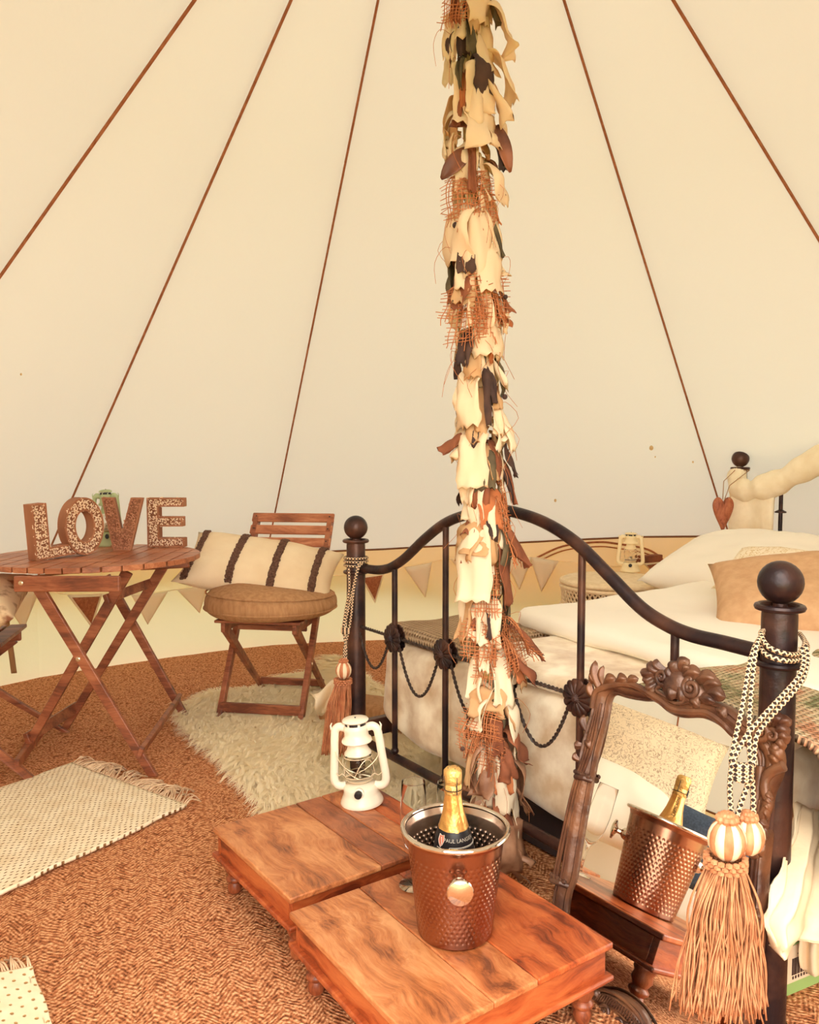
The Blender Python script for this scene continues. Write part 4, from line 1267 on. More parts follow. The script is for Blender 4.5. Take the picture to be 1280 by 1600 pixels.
# plane: leans against the footboard; width runs along the footboard direction
m_u = bd.copy()
m_low = PF(855, 1500); 
m_n0 = -hd                                              # towards the camera side
base_pt = P(855, 1512, 0.004)
top_ref = PF(945, 1060, -.03)
base_pt = base_pt + hd * .028
m_v = V((0, 0, 1)) * math.cos(math.radians(14.4)) + hd * math.sin(math.radians(14.4))      # the lean
m_n = m_u.cross(m_v)
if m_n.dot(m_n0) < 0: m_n = -m_n
MO = base_pt.copy()
MR = Matrix(((m_u.x, m_v.x, m_n.x), (m_u.y, m_v.y, m_n.y), (m_u.z, m_v.z, m_n.z)))
if MR.determinant() < 0:
    MR = Matrix(((m_u.x, m_v.x, -m_n.x), (m_u.y, m_v.y, -m_n.y), (m_u.z, m_v.z, -m_n.z)))
mir = thing('mirror', 'carved ornate wooden mirror leaning against the bed footboard', 'mirror', MO, 0, None, MR)
NS = 1.0 if (MR @ V((0, 0, 1))).dot(m_n) > 0 else -1.0
def MQ(px, py):
    p = PL(px, py, MO, m_n) - MO
    return (p.dot(m_u), p.dot(m_v))
def q3(uv, n=0.0): return V((uv[0], uv[1], NS * n))
def zpix(zx, zy): return (860 + zx / 2.581, 980 + zy / 2.581)
inner_px = [zpix(*a) for a in [(110, 1010), (128, 900), (152, 760), (182, 600), (208, 480), (238, 370), (250, 300), (270, 275)]] + \
           [zpix(*a) for a in [(330, 290), (390, 300), (430, 302), (460, 322), (490, 346), (540, 366), (600, 366), (640, 372), (690, 396), (735, 436), (790, 478), (835, 500)]] + \
           [zpix(*a) for a in [(858, 520), (862, 560), (850, 610), (840, 660), (832, 750), (824, 830), (815, 900), (806, 980), (800, 1050), (790, 1150), (778, 1260), (766, 1370)]] + \
           [(1150, 1560), (1138, 1620), (1118, 1668), (1085, 1665), (1050, 1640), (1022, 1606), (1006, 1576), (976, 1552), (940, 1542), (912, 1524), (893, 1490), (889, 1440), (893, 1400)]
inn = [MQ(*p) for p in inner_px]
# clockwise loop around the glass; resample and smooth
def loop(pts, k=4): return [(p.x, p.y) for p in smoothpath([V((x, y, 0)) for x, y in pts], k, True)]
inn = loop(inn, 4)
n_l = len(inn)
cx = sum(p[0] for p in inn) / n_l; cy = sum(p[1] for p in inn) / n_l
area = sum(inn[i][0] * inn[(i + 1) % n_l][1] - inn[(i + 1) % n_l][0] * inn[i][1] for i in range(n_l))
sgn_o = 1 if area > 0 else -1
def out_n(i):
    a, b = inn[(i - 3) % n_l], inn[(i + 3) % n_l]
    t = V((b[0] - a[0], b[1] - a[1], 0)).normalized()
    return V((t.y * sgn_o, -t.x * sgn_o, 0))
nrm_o = [out_n(i) for i in range(n_l)]
wid = .037
prof = [(0.0, -.006), (0.0, .004), (.10, .0095), (.20, .007), (.30, .012), (.45, .016), (.60, .0175), (.72, .013), (.80, .0165), (.92, .013), (1.0, .004), (1.0, -.012)]
mb = MB()
def fr(u, v):
    i = round(u * n_l) % n_l
    a, hgt = prof[round(v * (len(prof) - 1))]
    y = inn[i][1]
    w = wid * (1.0 + .25 * math.sin(i * .11) * (1 if y > .45 else .3))
    p = V((inn[i][0], inn[i][1], 0)) + nrm_o[i] * (a * w)
    return V((p.x, p.y, NS * (hgt + .006)))
mb.grid(n_l, len(prof), fr, cu=True)
mb.build('frame_rail', 'frame', mir, angle=50)
# backing board and glass
mb = MB(); mb.add([q3((x, y), .004) for x, y in inn], [tuple(range(n_l)) if (area > 0) == (NS > 0) else tuple(reversed(range(n_l)))]); mb.build('mirror_glass', 'mirror', mir, smooth=False)
mb = MB()
bo = [(inn[i][0] + nrm_o[i].x * wid * .8, inn[i][1] + nrm_o[i].y * wid * .8) for i in range(n_l)]
mb.prism(bo, -.008, .002) if NS > 0 else mb.prism(bo, -.002, .008)
mb.build('backing_board', 'under_box', mir, smooth=False)
# flutes (reed lines) down the two stiles
for name_, pts in (('reed', [(949, 1100), (936, 1165), (916, 1225), (899, 1305), (887, 1372)]), ('reed', [(944, 1110), (930, 1170), (910, 1230), (892, 1310), (880, 1370)]), ('reed', [(939, 1118), (924, 1176), (904, 1236), (887, 1314), (875, 1372)]),
                   ('reed', [(1197, 1250), (1191, 1300), (1185, 1360), (1178, 1430), (1168, 1500)]), ('reed', [(1204, 1250), (1199, 1300), (1192, 1360), (1185, 1430), (1175, 1500)])):
    mb = MB(); mb.tube(smoothpath([q3(MQ(*p), .0215) for p in pts], 5), .0035, 8); mb.build(name_, 'frame', mir)
# carved bands on the left stile
for (x, y, w) in ((881, 1378, .047), (918, 1216, .045), (1178, 1424, .045)):
    c = MQ(x, y)
    mb = MB(); mb.tube([q3((c[0] - w / 2, c[1] - .004), .012), q3((c[0] - w / 4, c[1]), .026), q3((c[0] + w / 4, c[1] + .004), .026), q3((c[0] + w / 2, c[1] + .002), .012)], .0065, 10)
    for k in range(5): mb.ball(q3((c[0] - w / 2 + w * (k + .5) / 5, c[1] + .009), .022), .006, 8)
    mb.build('carved_band', 'frame_dark', mir)
# leaf lobes and scrolls
def lobe(px0, px1, w, n0=.016, n1=.024, curl=.005, mat='frame', name='acanthus_lobe'):
    a, b = V(q3(MQ(*px0), 0)), V(q3(MQ(*px1), 0))
    b = a + (b - a) * .86
    d = b - a; L = d.length; d.normalize(); sd = V((-d.y, d.x, 0))
    mb = MB()
    def f(u, v):
        s = v; ang = u * 2 * PI
        prof_w = w * (.62 + .38 * math.sin(PI * s * .8)) * math.sqrt(max(0, 1 - s ** 5)) + .0005
        c = a + d * (L * s) + sd * (curl * math.sin(PI * s))
        hh = lerp(n0, n1, math.sin(PI * s * .75))
        rid = 1 + .22 * math.cos(4 * ang)
        return c + sd * (prof_w * math.cos(ang) * rid) + V((0, 0, NS * (hh + prof_w * .75 * math.sin(ang) * rid)))
    mb.grid(16, 10, f, cu=True)
    mb.add([f(k / 16, 1.0) for k in range(16)], [tuple(range(16))])
    return mb.build(name, mat, mir, angle=80)
def scroll(px, r0, turns=1.7, start=0.0, hand=1, th=.0065, tail=None, mat='frame_dark'):
    c = V(q3(MQ(*px), .022))
    pts, rad = [], []
    n = int(26 * turns)
    for k in range(n + 1):
        t = k / n; r = r0 * (.10 + .90 * t); a = start + hand * turns * 2 * PI * t
        pts.append(c + V((math.cos(a) * r, math.sin(a) * r, NS * (.010 * (1 - t)))))
        rad.append(th * (.55 + .45 * t))
    if tail:
        tl = [V(q3(MQ(*p), .02)) for p in tail]
        ext = smoothpath([pts[-1]] + tl, 6)[1:]
        pts += ext; rad += [th * lerp(1, .45, (k + 1) / len(ext)) for k in range(len(ext))]
    mb = MB(); mb.tube(pts, rad, 10)
    mb.ball(c + V((0, 0, NS * .006)), r0 * .28, 12)
    return mb.build('carved_scroll', mat, mir, angle=80)
ZP = lambda *l: [zpix(*a) for a in l]
# top left corner spray
for a, b, w in (((215, 250), (205, 120), .011), ((235, 240), (240, 145), .008), ((215, 230), (185, 175), .009), ((240, 235), (300, 205), .011), ((290, 230), (345, 208), .011), ((330, 240), (390, 205), .009), ((200, 290), (180, 215), .009), ((165, 420), (160, 345), .009), ((150, 480), (125, 460), .008), ((140, 540), (122, 500), .007), ((160, 460), (195, 500), .008)):
    lobe(zpix(*a), zpix(*b), w)
mb = MB(); mb.tube(smoothpath([q3(MQ(*p), .02) for p in ZP((195, 330), (205, 270), (235, 250), (290, 235), (350, 235), (410, 262), (450, 285))], 5), .008, 8); mb.build('carved_ridge', 'frame', mir)
# crest: shell, leaves and scrolls
scroll(zpix(480, 205), .017, 1.6, 2.2, 1, .006, ZP((450, 255), (500, 290)))
scroll(zpix(598, 250), .021, 1.8, .6, -1, .007, ZP((560, 300), (520, 310)))
for a, b, w in (((470, 190), (410, 140), .012), ((460, 180), (375, 185), .010), ((480, 180), (440, 128), .010), ((520, 200), (545, 130), .013), ((540, 180), (595, 128), .012), ((525, 220), (500, 150), .012), ((560, 190), (600, 160), .010), ((560, 200), (650, 190), .013), ((610, 215), (715, 215), .013), ((640, 240), (730, 235), .012), ((650, 270), (748, 290), .013), ((620, 290), (705, 310), .010), ((500, 230), (520, 310), .014), ((540, 230), (560, 320), .011), ((440, 200), (390, 220), .009), ((450, 230), (400, 250), .009), ((580, 300), (640, 330), .010), ((690, 330), (745, 380), .009)):
    lobe(zpix(*a), zpix(*b), w, mat='frame_dark')
mb = MB(); mb.ball(q3(MQ(*zpix(520, 230)), .012), .034, 16, (1, 1, .6)); mb.ball(q3(MQ(*zpix(590, 270)), .010), .03, 16, (1.1, .9, .6)); mb.build('crest_boss', 'frame_dark', mir)
mb = MB(); mb.tube(smoothpath([q3(MQ(*p), .021) for p in ZP((420, 270), (470, 300), (520, 335), (590, 345), (660, 350), (720, 390), (760, 430), (800, 455))], 5), .008, 8); mb.build('carved_ridge', 'frame', mir)
# right corner: scroll, acanthus, S-curve
scroll(zpix(882, 424), .020, 1.8, 0.4, -1, .0075, ZP((850, 470), (868, 520), (870, 560)), 'frame')
for a, b, w in (((900, 400), (920, 362), .011), ((920, 400), (985, 365), .013), ((940, 410), (1010, 372), .011), ((930, 430), (1005, 415), .014), ((940, 450), (1005, 450), .013), ((930, 470), (985, 490), .013), ((915, 470), (950, 520), .012), ((905, 490), (975, 545), .013), ((900, 520), (960, 560), .011), ((895, 440), (930, 420), .010)):
    lobe(zpix(*a), zpix(*b), w)
scroll(zpix(925, 440), .013, 1.4, 1.0, 1, .006, None, 'frame')
mb = MB(); mb.tube(smoothpath([q3(MQ(*p), .020) for p in ZP((965, 560), (915, 585), (890, 625), (893, 670), (905, 705), (890, 745), (862, 790), (850, 850))], 6), [.010] * 43, 10); mb.build('carved_ridge', 'frame', mir)
mb = MB(); mb.tube(smoothpath([q3(MQ(*p), .018) for p in ZP((868, 560), (862, 620), (852, 690), (845, 760), (838, 840))], 6), .009, 10); mb.build('carved_ridge', 'frame', mir)
for a, b, w in (((890, 690), (932, 690), .009), ((885, 705), (930, 715), .009), ((882, 725), (922, 742), .009), ((875, 745), (915, 770), .009), ((855, 800), (915, 800), .011), ((860, 825), (915, 850), .010), ((850, 850), (895, 885), .011), ((845, 870), (888, 935), .011), ((838, 880), (850, 935), .009), ((835, 820), (850, 780), .010)):
    lobe(zpix(*a), zpix(*b), w)
scroll(zpix(848, 905), .012, 1.4, 0, 1, .006, None, 'frame')
# lower left curved ribbed corner and scroll
for off in (0, 7, 14, 20):
    mb = MB(); mb.tube(smoothpath([q3(MQ(x - off * .75, y + off * .9), .022 - off * .0003) for x, y in ((938, 1545), (958, 1546), (980, 1556), (1000, 1574), (1014, 1594), (1026, 1616))], 5), .0032, 8); mb.build('reed', 'frame', mir)
mb = MB()
for k in range(20):
    t = k / 19; x = lerp(945, 1012, t); y = 1550 + 46 * t ** 1.7
    mb.bar(q3(MQ(x, y), .024), q3(MQ(x - 6, y + 9), .024), .0022, .004, (1, 0, 0))
mb.build('bead_row', 'frame_dark', mir, kind='stuff')
scroll((958, 1578), .014, 1.6, 0.5, 1, .005); scroll((978, 1596), .010, 1.3, 2, -1, .004)
for a, b, w in (((948, 1560), (944, 1540), .009), ((965, 1600), (950, 1590), .008), ((985, 1610), (1000, 1600), .008)):
    lobe(a, b, w, mat='frame_dark')

# ================================================================ TASSEL TIE-BACKS
def tassel(label, ropes, knot, bc, br, col_c, skirt0, skirt1, w0, w1, nstr, dark, seed, rope_r, bow=0.0, second=None, loc=None):
    """ropes: list of 3-D paths; skirt hangs from skirt0 to skirt1"""
    t = thing('tassel_tieback', label, 'tassel', loc)
    for r in ropes:
        mb = MB(); mb.tube(smoothpath(r, 6), rope_r, 8); mb.build('cord', 'braid', t, world=True, angle=180)
    if knot is not None:
        kc, kr = knot
        mb = MB()
        for q in range(5):
            a = q * .9
            mb.tube([kc + V((math.cos(b) * kr * 1.15, math.sin(b) * kr * .8, kr * .75 * (q - 2) / 2.2 + kr * .2 * math.sin(b + a))) for b in [2 * PI * k / 18 for k in range(18)]], rope_r, 8, True)
        mb.build('slide_knot', 'braid', t, world=True, angle=180)
    m1 = 'tassel_dark' if dark else 'tassel'
    def one_ball(c, r, tag_=True):
        # melon ball of alternating gores
        for k in range(12):
            mb = MB()
            def f(u, v, k=k):
                a = (k + u) * 2 * PI / 12; th = lerp(.22, PI - .22, v)
                bul = 1 + .07 * math.sin(PI * u)
                return c + V((r * math.sin(th) * math.cos(a) * bul, r * math.sin(th) * math.sin(a) * bul, r * 1.2 * math.cos(th)))
            mb.grid(5, 9, f)
            mb.build('ball_gore', 'tassel_cream' if k % 2 else m1, t, world=True, angle=180)
        mb = MB()
        for q in range(9):
            a = q * 2 * PI / 9
            mb.ball(c + V((r * .45 * math.cos(a), r * .45 * math.sin(a), r * 1.22)), r * .24, 8)
            mb.ball(c + V((r * .25 * math.cos(a + .3), r * .25 * math.sin(a + .3), r * 1.42)), r * .2, 8)
        mb.build('top_knot', m1, t, world=True)
    one_ball(bc, br)
    if second is not None: one_ball(second, br * .92)
    ax = (skirt1 - skirt0).normalized()
    # braided collar
    mb = MB()
    for lv in (-1, 0, 1):
        n = 16
        for q in range(n):
            a = 2 * PI * (q + .5 * (lv % 2)) / n
            c = col_c + V((math.cos(a), math.sin(a), 0)) * (w0 * .52) + V((0, 0, lv * br * .24))
            mb.ball(c, br * .19, 6, (1.2, 1.2, .8))
    mb.build('braided_collar', m1, t, world=True, kind='stuff')
    rnd = random.Random(seed)
    mb = MB()
    side = ax.cross(V((0, 1, 0))).normalized(); fwd = side.cross(ax)
    for k in range(nstr):
        a = rnd.random() * 2 * PI; q = math.sqrt(rnd.random())
        o0 = side * (math.cos(a) * q * w0 / 2) + fwd * (math.sin(a) * q * w0 / 2)
        o1 = side * (math.cos(a) * q * w1 / 2 + rnd.uniform(-.1, .1) * w1) + fwd * (math.sin(a) * q * w1 * .22)
        ln = rnd.uniform(.9, 1.0)
        A = skirt0 + o0; B = skirt0 + (skirt1 - skirt0) * ln + o1
        mid1 = A.lerp(B, .33) + side * rnd.uniform(-.08, .08) * w1 + fwd * rnd.uniform(-.03, .03) * w1 + side * (o0.dot(side)) * .3
        mid2 = A.lerp(B, .68) + side * rnd.uniform(-.10, .10) * w1 + fwd * rnd.uniform(-.03, .03) * w1 + side * bow
        mb.tube(smoothpath([A, mid1, mid2, B], 4), (w1 * .0105 if not dark else w1 * .020), 4)
    mb.build('skirt_threads', m1, t, world=True, kind='stuff', angle=180)
    return t
yR = BR.y
rp_ = lambda px, py, dy: D(px, py, yR + dy)
ro = [[rp_(1200, 1000, .03), rp_(1187, 1002, -.03), rp_(1196, 1022, -.075), rp_(1225, 1032, -.095), rp_(1250, 1030, -.07), rp_(1262, 1012, -.02), rp_(1254, 996, .04)],
      [rp_(1205, 985, .03), rp_(1189, 988, -.03), rp_(1200, 1010, -.075), rp_(1226, 1021, -.092), rp_(1248, 1022, -.07), rp_(1258, 1004, -.02), rp_(1250, 990, .04)],
      [rp_(1190, 995, -.03), rp_(1180, 1010, -.07), rp_(1170, 1045, -.10), rp_(1160, 1105, -.13), rp_(1148, 1160, -.15), rp_(1143, 1190, -.155), rp_(1150, 1212, -.155), rp_(1165, 1215, -.16)],
      [rp_(1192, 990, -.03), rp_(1183, 1008, -.075), rp_(1177, 1050, -.10), rp_(1172, 1110, -.13), rp_(1171, 1160, -.15), rp_(1174, 1200, -.155), rp_(1177, 1240, -.16), rp_(1178, 1280, -.165)],
      [rp_(1258, 1008, -.05), rp_(1262, 1030, -.07), rp_(1254, 1062, -.10), rp_(1230, 1092, -.12), rp_(1200, 1125, -.13), rp_(1182, 1152, -.145), rp_(1178, 1190, -.155), rp_(1172, 1215, -.16)],
      [rp_(1252, 1012, -.06), rp_(1256, 1034, -.08), rp_(1248, 1058, -.105), rp_(1220, 1090, -.125), rp_(1190, 1122, -.14), rp_(1165, 1152, -.15), rp_(1146, 1190, -.16), rp_(1141, 1225, -.165), rp_(1142, 1260, -.17), rp_(1146, 1290, -.175)],
      [rp_(1170, 1212, -.16), rp_(1168, 1228, -.165), rp_(1158, 1255, -.17), rp_(1150, 1282, -.175)]]
tb = rp_(1136, 1312, -.185)
tassel('large golden tassel tieback with black and cream cord on the near bed post', ro, (rp_(1160, 1205, -.16), .014), tb, .0300,
       rp_(1134, 1346, -.185), rp_(1134, 1352, -.185), rp_(1124, 1590, -.20), .060, .150, 300, False, 5, .0046, 0.0, rp_(1168, 1306, -.165), tb)
yL = BL.y
lp_ = lambda px, py, dy: D(px, py, yL + dy)
rl = [[V((BL.x + .040 * math.cos(a), BL.y + .040 * math.sin(a), z_b - .105 - dz)) for a in [2 * PI * k / 16 for k in range(17)]] for dz in (0, .012, .026)]
rl += [[lp_(566, 880, -.045), lp_(560, 883, -.06), lp_(556, 900, -.065), lp_(545, 950, -.07), lp_(538, 985, -.07), lp_(541, 1015, -.07), lp_(540, 1036, -.07)],
       [lp_(568, 882, -.04), lp_(561, 886, -.06), lp_(553, 920, -.065), lp_(549, 960, -.07), lp_(544, 990, -.07), lp_(538, 1015, -.07), lp_(539, 1036, -.07)],
       [lp_(545, 888, -.05), lp_(546, 920, -.06), lp_(540, 955, -.065), lp_(536, 985, -.07), lp_(540, 1000, -.07), lp_(541, 1036, -.07)]]
tbl = lp_(537, 1047, -.075)
tassel('small russet tassel tieback with thin cord on the far bed post', rl, (lp_(540, 985, -.07), .010), tbl, .026,
       lp_(536, 1064, -.075), lp_(536, 1068, -.075), lp_(522, 1182, -.085), .052, .085, 170, True, 8, .0042, 0.0, None, tbl)

# ================================================================ BISTRO TABLE AND LETTERS
TZ = .745
tc_ = P(149, 867, TZ)
fr_, fl_, br_, bl_ = P(240, 1213), P(25, 1193), P(290, 1121), P(105, 1136)
tctr = V((tc_.x, tc_.y, 0))
btab = thing('bistro_table', 'round slatted wooden folding table holding the four letters', 'table', tctr)
e0, e1 = P(165, 888, TZ), P(258, 853, TZ)
sl_d = (e1 - e0).normalized(); sl_n = V((-sl_d.y, sl_d.x, 0))
RT = .405
nsl = 13; pitch = 2 * RT / nsl
for k in range(nsl):
    y0 = -RT + k * pitch + .0028; y1 = -RT + (k + 1) * pitch - .0028
    up, lo_ = [], []
    for q in range(9):
        y = lerp(y0, y1, q / 8)
        x = math.sqrt(max(0, RT * RT - y * y)); x = max(x, .03)
        up.append((x, y)); lo_.append((-x, y))
    poly = up + list(reversed(lo_))
    T = Matrix(((sl_d.x, sl_n.x, 0, tctr.x), (sl_d.y, sl_n.y, 0, tctr.y), (0, 0, 1, 0), (0, 0, 0, 1)))
    mb = MB(); mb.prism(poly, TZ - .020, TZ + .0004 * (k % 3), T); mb.build('slat', 'bistro_slat', btab, world=True, smooth=False, bevel=.002)
zt = TZ - .022
def at_z(px, py, ref):  # height on the vertical plane through ref
    return D(px, py, ref.y)
xax = (fr_ - fl_).normalized(); yax = V((-xax.y, xax.x, 0))
fmid = (fl_ + fr_) / 2; bmid = (bl_ + br_) / 2
def tl(base, top): return base, top
LW, LT = .040, .020
tops = {}
for nm, ft, tp, dy in (('fr', fr_, (52, 905), 0.0), ('fl', fl_, (196, 892), .024), ('br', br_, (165, 900), 0.0), ('bl', bl_, (258, 884), -.024)):
    a = ft + V((0, 0, 0))
    b = D(*tp, ft.y + (0.02 if nm in ('fl',) else 0))
    b.z = min(b.z, zt - .012)
    a += V((0, dy, 0)); b += V((0, dy, 0))
    ax = (b - a).normalized()
    mb = MB(); mb.bar(a, b, LW, LT, ax.cross(V((0, 1, 0))))
    o = mb.build('leg', 'bistro', btab, world=True, smooth=False, bevel=.003)
    # feet cut level with the floor
    for v in o.data.vertices:
        z = (MW[btab] @ v.co).z
        if z < .02: v.co.z += .0005 - z
    tops[nm] = (a, b)
def along(k, t): return tops[k][0].lerp(tops[k][1], t)
for k1, k2, t1, t2, w, nm in (('fr', 'br', .13, .13, .042, 'stretcher'), ('fl', 'bl', .13, .13, .042, 'stretcher'), ('fl', 'bl', .86, .90, .036, 'stretcher')):
    p, q = along(k1, t1), along(k2, t2)
    d_ = (q - p).normalized()
    off = V((.0, 0, 0)) + (V((.012, 0, .0)) if k1 == 'fr' else V((-.012, 0, 0)))
    mb = MB(); mb.bar(p - d_ * .025 + off, q + d_ * .025 + off, w, .018, V((.35 if k1 == 'fr' else -.35, 0, 1))); mb.build(nm, 'bistro', btab, world=True, smooth=False, bevel=.003)
ap0, ap1 = D(22, 896, fr_.y - .03), D(188, 896, fr_.y - .03)
ap0.z = ap1.z = zt - .028
mb = MB(); mb.bar(ap0, ap1, .055, .020, V((0, 0, 1))); mb.build('apron', 'bistro', btab, world=True, smooth=False, bevel=.006)
ap2, ap3 = D(218, 880, bl_.y - .10), D(296, 874, bl_.y - .02)
ap2.z = ap3.z = zt - .022
mb = MB(); mb.bar(ap2, ap3, .044, .020, V((0, 0, 1))); mb.build('apron', 'bistro', btab, world=True, smooth=False, bevel=.006)
def bolt(p, d=V((0, -1, 0)), par=btab, r=.0085):
    T = Matrix.Translation(p) @ d.to_track_quat('Z', 'Y').to_matrix().to_4x4()
    mb = MB(); mb.lathe([(0, -.002), (r, -.002), (r, .002), (r * .7, .004), (r * .35, .0045), (r * .3, .002), (0, .002)], 14, T=T); mb.build('bolt', 'bolt', par, world=True)
bolt(ap0 + (ap1 - ap0).normalized() * .028 + V((0, -.0115, .004)))
bolt(D(122, 1030, fr_.y - .0115)); bolt(D(201, 977, br_.y - .012), r=.006)

def offset_poly(poly, d):
    n = len(poly); out = []
    A = sum(poly[i][0] * poly[(i + 1) % n][1] - poly[(i + 1) % n][0] * poly[i][1] for i in range(n))
    s = 1 if A > 0 else -1
    for i in range(n):
        p0, p1, p2 = (V((*poly[(i + k) % n], 0)) for k in (-1, 0, 1))
        e1, e2 = (p1 - p0).normalized(), (p2 - p1).normalized()
        n1, n2 = V((-e1.y, e1.x, 0)) * s, V((-e2.y, e2.x, 0)) * s
        b = (n1 + n2); L = max(.3, b.length_squared / 2)
        q = p1 + b / L * d
        out.append((q.x, q.y))
    return out
def letter(ch, polys, hole, p, yaw, h, w, dep, white, label, lean=0.0):
    t = thing('letter', label, 'letter', p, 0, None, Matrix.Rotation(yaw, 3, 'Z') @ Matrix.Rotation(lean, 3, 'Y'))
    X = Matrix(((1, 0, 0, 0), (0, 0, 1, 0), (0, 1, 0, 0), (0, 0, 0, 1)))  # poly y -> z, extrude -> y
    sc = lambda pl: [(x * w, y * h) for x, y in pl]
    pl = sc(polys)
    rim = .0065
    if hole:
        hl = sc(hole)
        mb = MB(); mb.ring_prism(pl, hl, 0, dep, X); mb.build('letter_body', 'letter', t, smooth=True, angle=35)
        po, pi_ = offset_poly(pl, rim), [(x * 1.0, y) for x, y in offset_poly(hl, -rim)]
        mb = MB(); mb.ring_prism(pl, po, -.004, 0, X); mb.build('raised_edge', 'letter', t, angle=35)
        mb = MB(); mb.ring_prism(pi_, hl, -.004, 0, X); mb.build('raised_edge', 'letter', t, angle=35)
        mb = MB(); mb.ring_prism(po, pi_, -.0012, 0, X); mb.build('carved_panel', 'letter_dark', t, angle=35)
        inside = lambda x, y: in_poly(x, y, po) and not in_poly(x, y, pi_)
    else:
        mb = MB(); mb.prism(pl, 0, dep, X); mb.build('letter_body', 'letter', t, smooth=False, bevel=.0012)
        po = offset_poly(pl, rim)
        mb = MB(); mb.ring_prism(pl, po, -.004, 0, X); mb.build('raised_edge', 'letter', t, smooth=False)
        mb = MB(); mb.prism(po, -.0012, 0, X); mb.build('carved_panel', 'letter_dark', t, smooth=False)
        inside = lambda x, y: in_poly(x, y, po)
    rnd = random.Random(ord(ch)); pts = []
    tries = 0
    xs = [q[0] for q in pl]; ys = [q[1] for q in pl]
    while tries < 6000:
        tries += 1
        x, y = rnd.uniform(min(xs), max(xs)), rnd.uniform(min(ys), max(ys))
        if inside(x, y) and all((x - a) ** 2 + (y - b) ** 2 > .0135 ** 2 for a, b in pts): pts.append((x, y))
    mb = MB()
    for (x, y) in pts:
        a0 = rnd.random() * 6.28; hand = rnd.choice((-1, 1)); r0 = rnd.uniform(.0068, .0088)
        sp = []
        for k in range(13):
            tt = k / 12; a = a0 + hand * tt * 5.0; r = r0 * (.2 + .9 * tt)
            xx, yy = x + r * math.cos(a), y + r * math.sin(a)
            sp.append(V((xx, -.0018, yy)))
        mb.tube(sp, [.0014 + .0014 * math.sin(PI * k / 12) for k in range(13)], 5)
        mb.ball((x, -.0018, y), .0017, 6)
        a1 = a0 + hand * 5.4
        for q in (0, .8):
            mb.ball((x + r0 * 1.25 * math.cos(a1 + q), -.0016, y + r0 * 1.25 * math.sin(a1 + q)), .0028, 6, (1.2, .6, .8))
    mb.build('carved_scrolls', 'whitewash' if white else 'brownwash', t, angle=180, kind='stuff')
    return t
Lp = [(0, 0), (1, 0), (1, .20), (.36, .20), (.36, 1), (0, 1)]
Vp = [(.28, 0), (.70, 0), (1.0, 1), (.70, 1), (.49, .36), (.30, 1), (0, 1)]
Ep = [(0, 0), (1, 0), (1, .19), (.32, .19), (.32, .42), (.96, .42), (.96, .62), (.32, .62), (.32, .82), (1, .82), (1, 1), (0, 1)]
Oo = [(.5 + .5 * math.cos(2 * PI * k / 40), .5 + .5 * math.sin(2 * PI * k / 40)) for k in range(40)]
Oi = [(.5 + .235 * math.cos(2 * PI * k / 40), .5 + .27 * math.sin(2 * PI * k / 40)) for k in range(40)]
def lp0(px, py): p = P(px, py, TZ); p.z = TZ + .001; return p
letter('L', Lp, None, lp0(56, 877), math.radians(57), .212, .170, .048, True, 'carved whitewashed wooden letter L, leftmost on the bistro table', math.radians(-4))
letter('O', Oo, Oi, lp0(104, 872), math.radians(55), .228, .168, .050, True, 'carved whitewashed wooden letter O between the L and the V', math.radians(-2))
letter('V', Vp, None, lp0(159, 861), math.radians(10), .222, .166, .040, False, 'carved brown wooden letter V without whitewash', math.radians(1))
letter('E', Ep, None, lp0(231, 855), math.radians(-3), .214, .162, .040, True, 'carved whitewashed wooden letter E, rightmost on the bistro table')
gl = P(158, 856, TZ) + V((0.0, .075, .001))
lantern('mint green hurricane lantern standing behind the letters O and V', gl, .262, math.radians(15), 'green_enamel', Matrix.Rotation(math.radians(-1), 3, 'Y'), ws=.74)

# ================================================================ FOLDING CHAIR
ch = thing('folding_chair', 'slatted wooden folding chair standing on the shaggy rug', 'chair', V((-.605, 3.60, 0)), math.radians(-9))
SZ = .43
def cbar(name, p, q, w, t, side, bev=.003, par=None):
    mb = MB(); mb.bar(p, q, w, t, side)
    o = mb.build(name, 'bistro', par or ch, smooth=False, bevel=bev)
    for v in o.data.vertices:
        if v.co.z < .02: v.co.z = .0005
    return o
for s_ in (-1, 1):
    x = s_ * .182
    cbar('leg', V((x, -.245, 0)), V((x * 1.015, .279, .842)), .044, .024, V((0, 1, 0)))          # long leg up to the back
    xi = s_ * .158
    cbar('leg', V((xi, .255, 0)), V((xi, -.215, SZ - .03)), .044, .022, V((0, 1, 0)))
    cbar('seat_rail', V((xi + s_ * .0, -.245, SZ - .022)), V((xi, .10, SZ - .022)), .044, .020, V((0, 0, 1)), .005)
    mb = MB(); mb.ball(V((x + s_ * .011, -.245 + .545 * .262, .875 * .262)), .007, 8); mb.build('bolt', 'bolt', ch)
cbar('stretcher', V((-.18, -.222, .055)), V((.18, -.222, .055)), .042, .020, V((0, 0, 1)))
cbar('stretcher', V((-.158, .228, .05)), V((.158, .228, .05)), .034, .018, V((0, 0, 1)))
cbar('stretcher', V((-.16, -.06, SZ - .055)), V((.16, -.06, SZ - .055)), .024, .016, V((0, 0, 1)))
for k in range(6):
    y = -.235 + k * .062
    cbar('seat_slat', V((-.19, y, SZ + .006)), V((.19, y, SZ + .006)), .052, .012, V((0, 1, 0)))
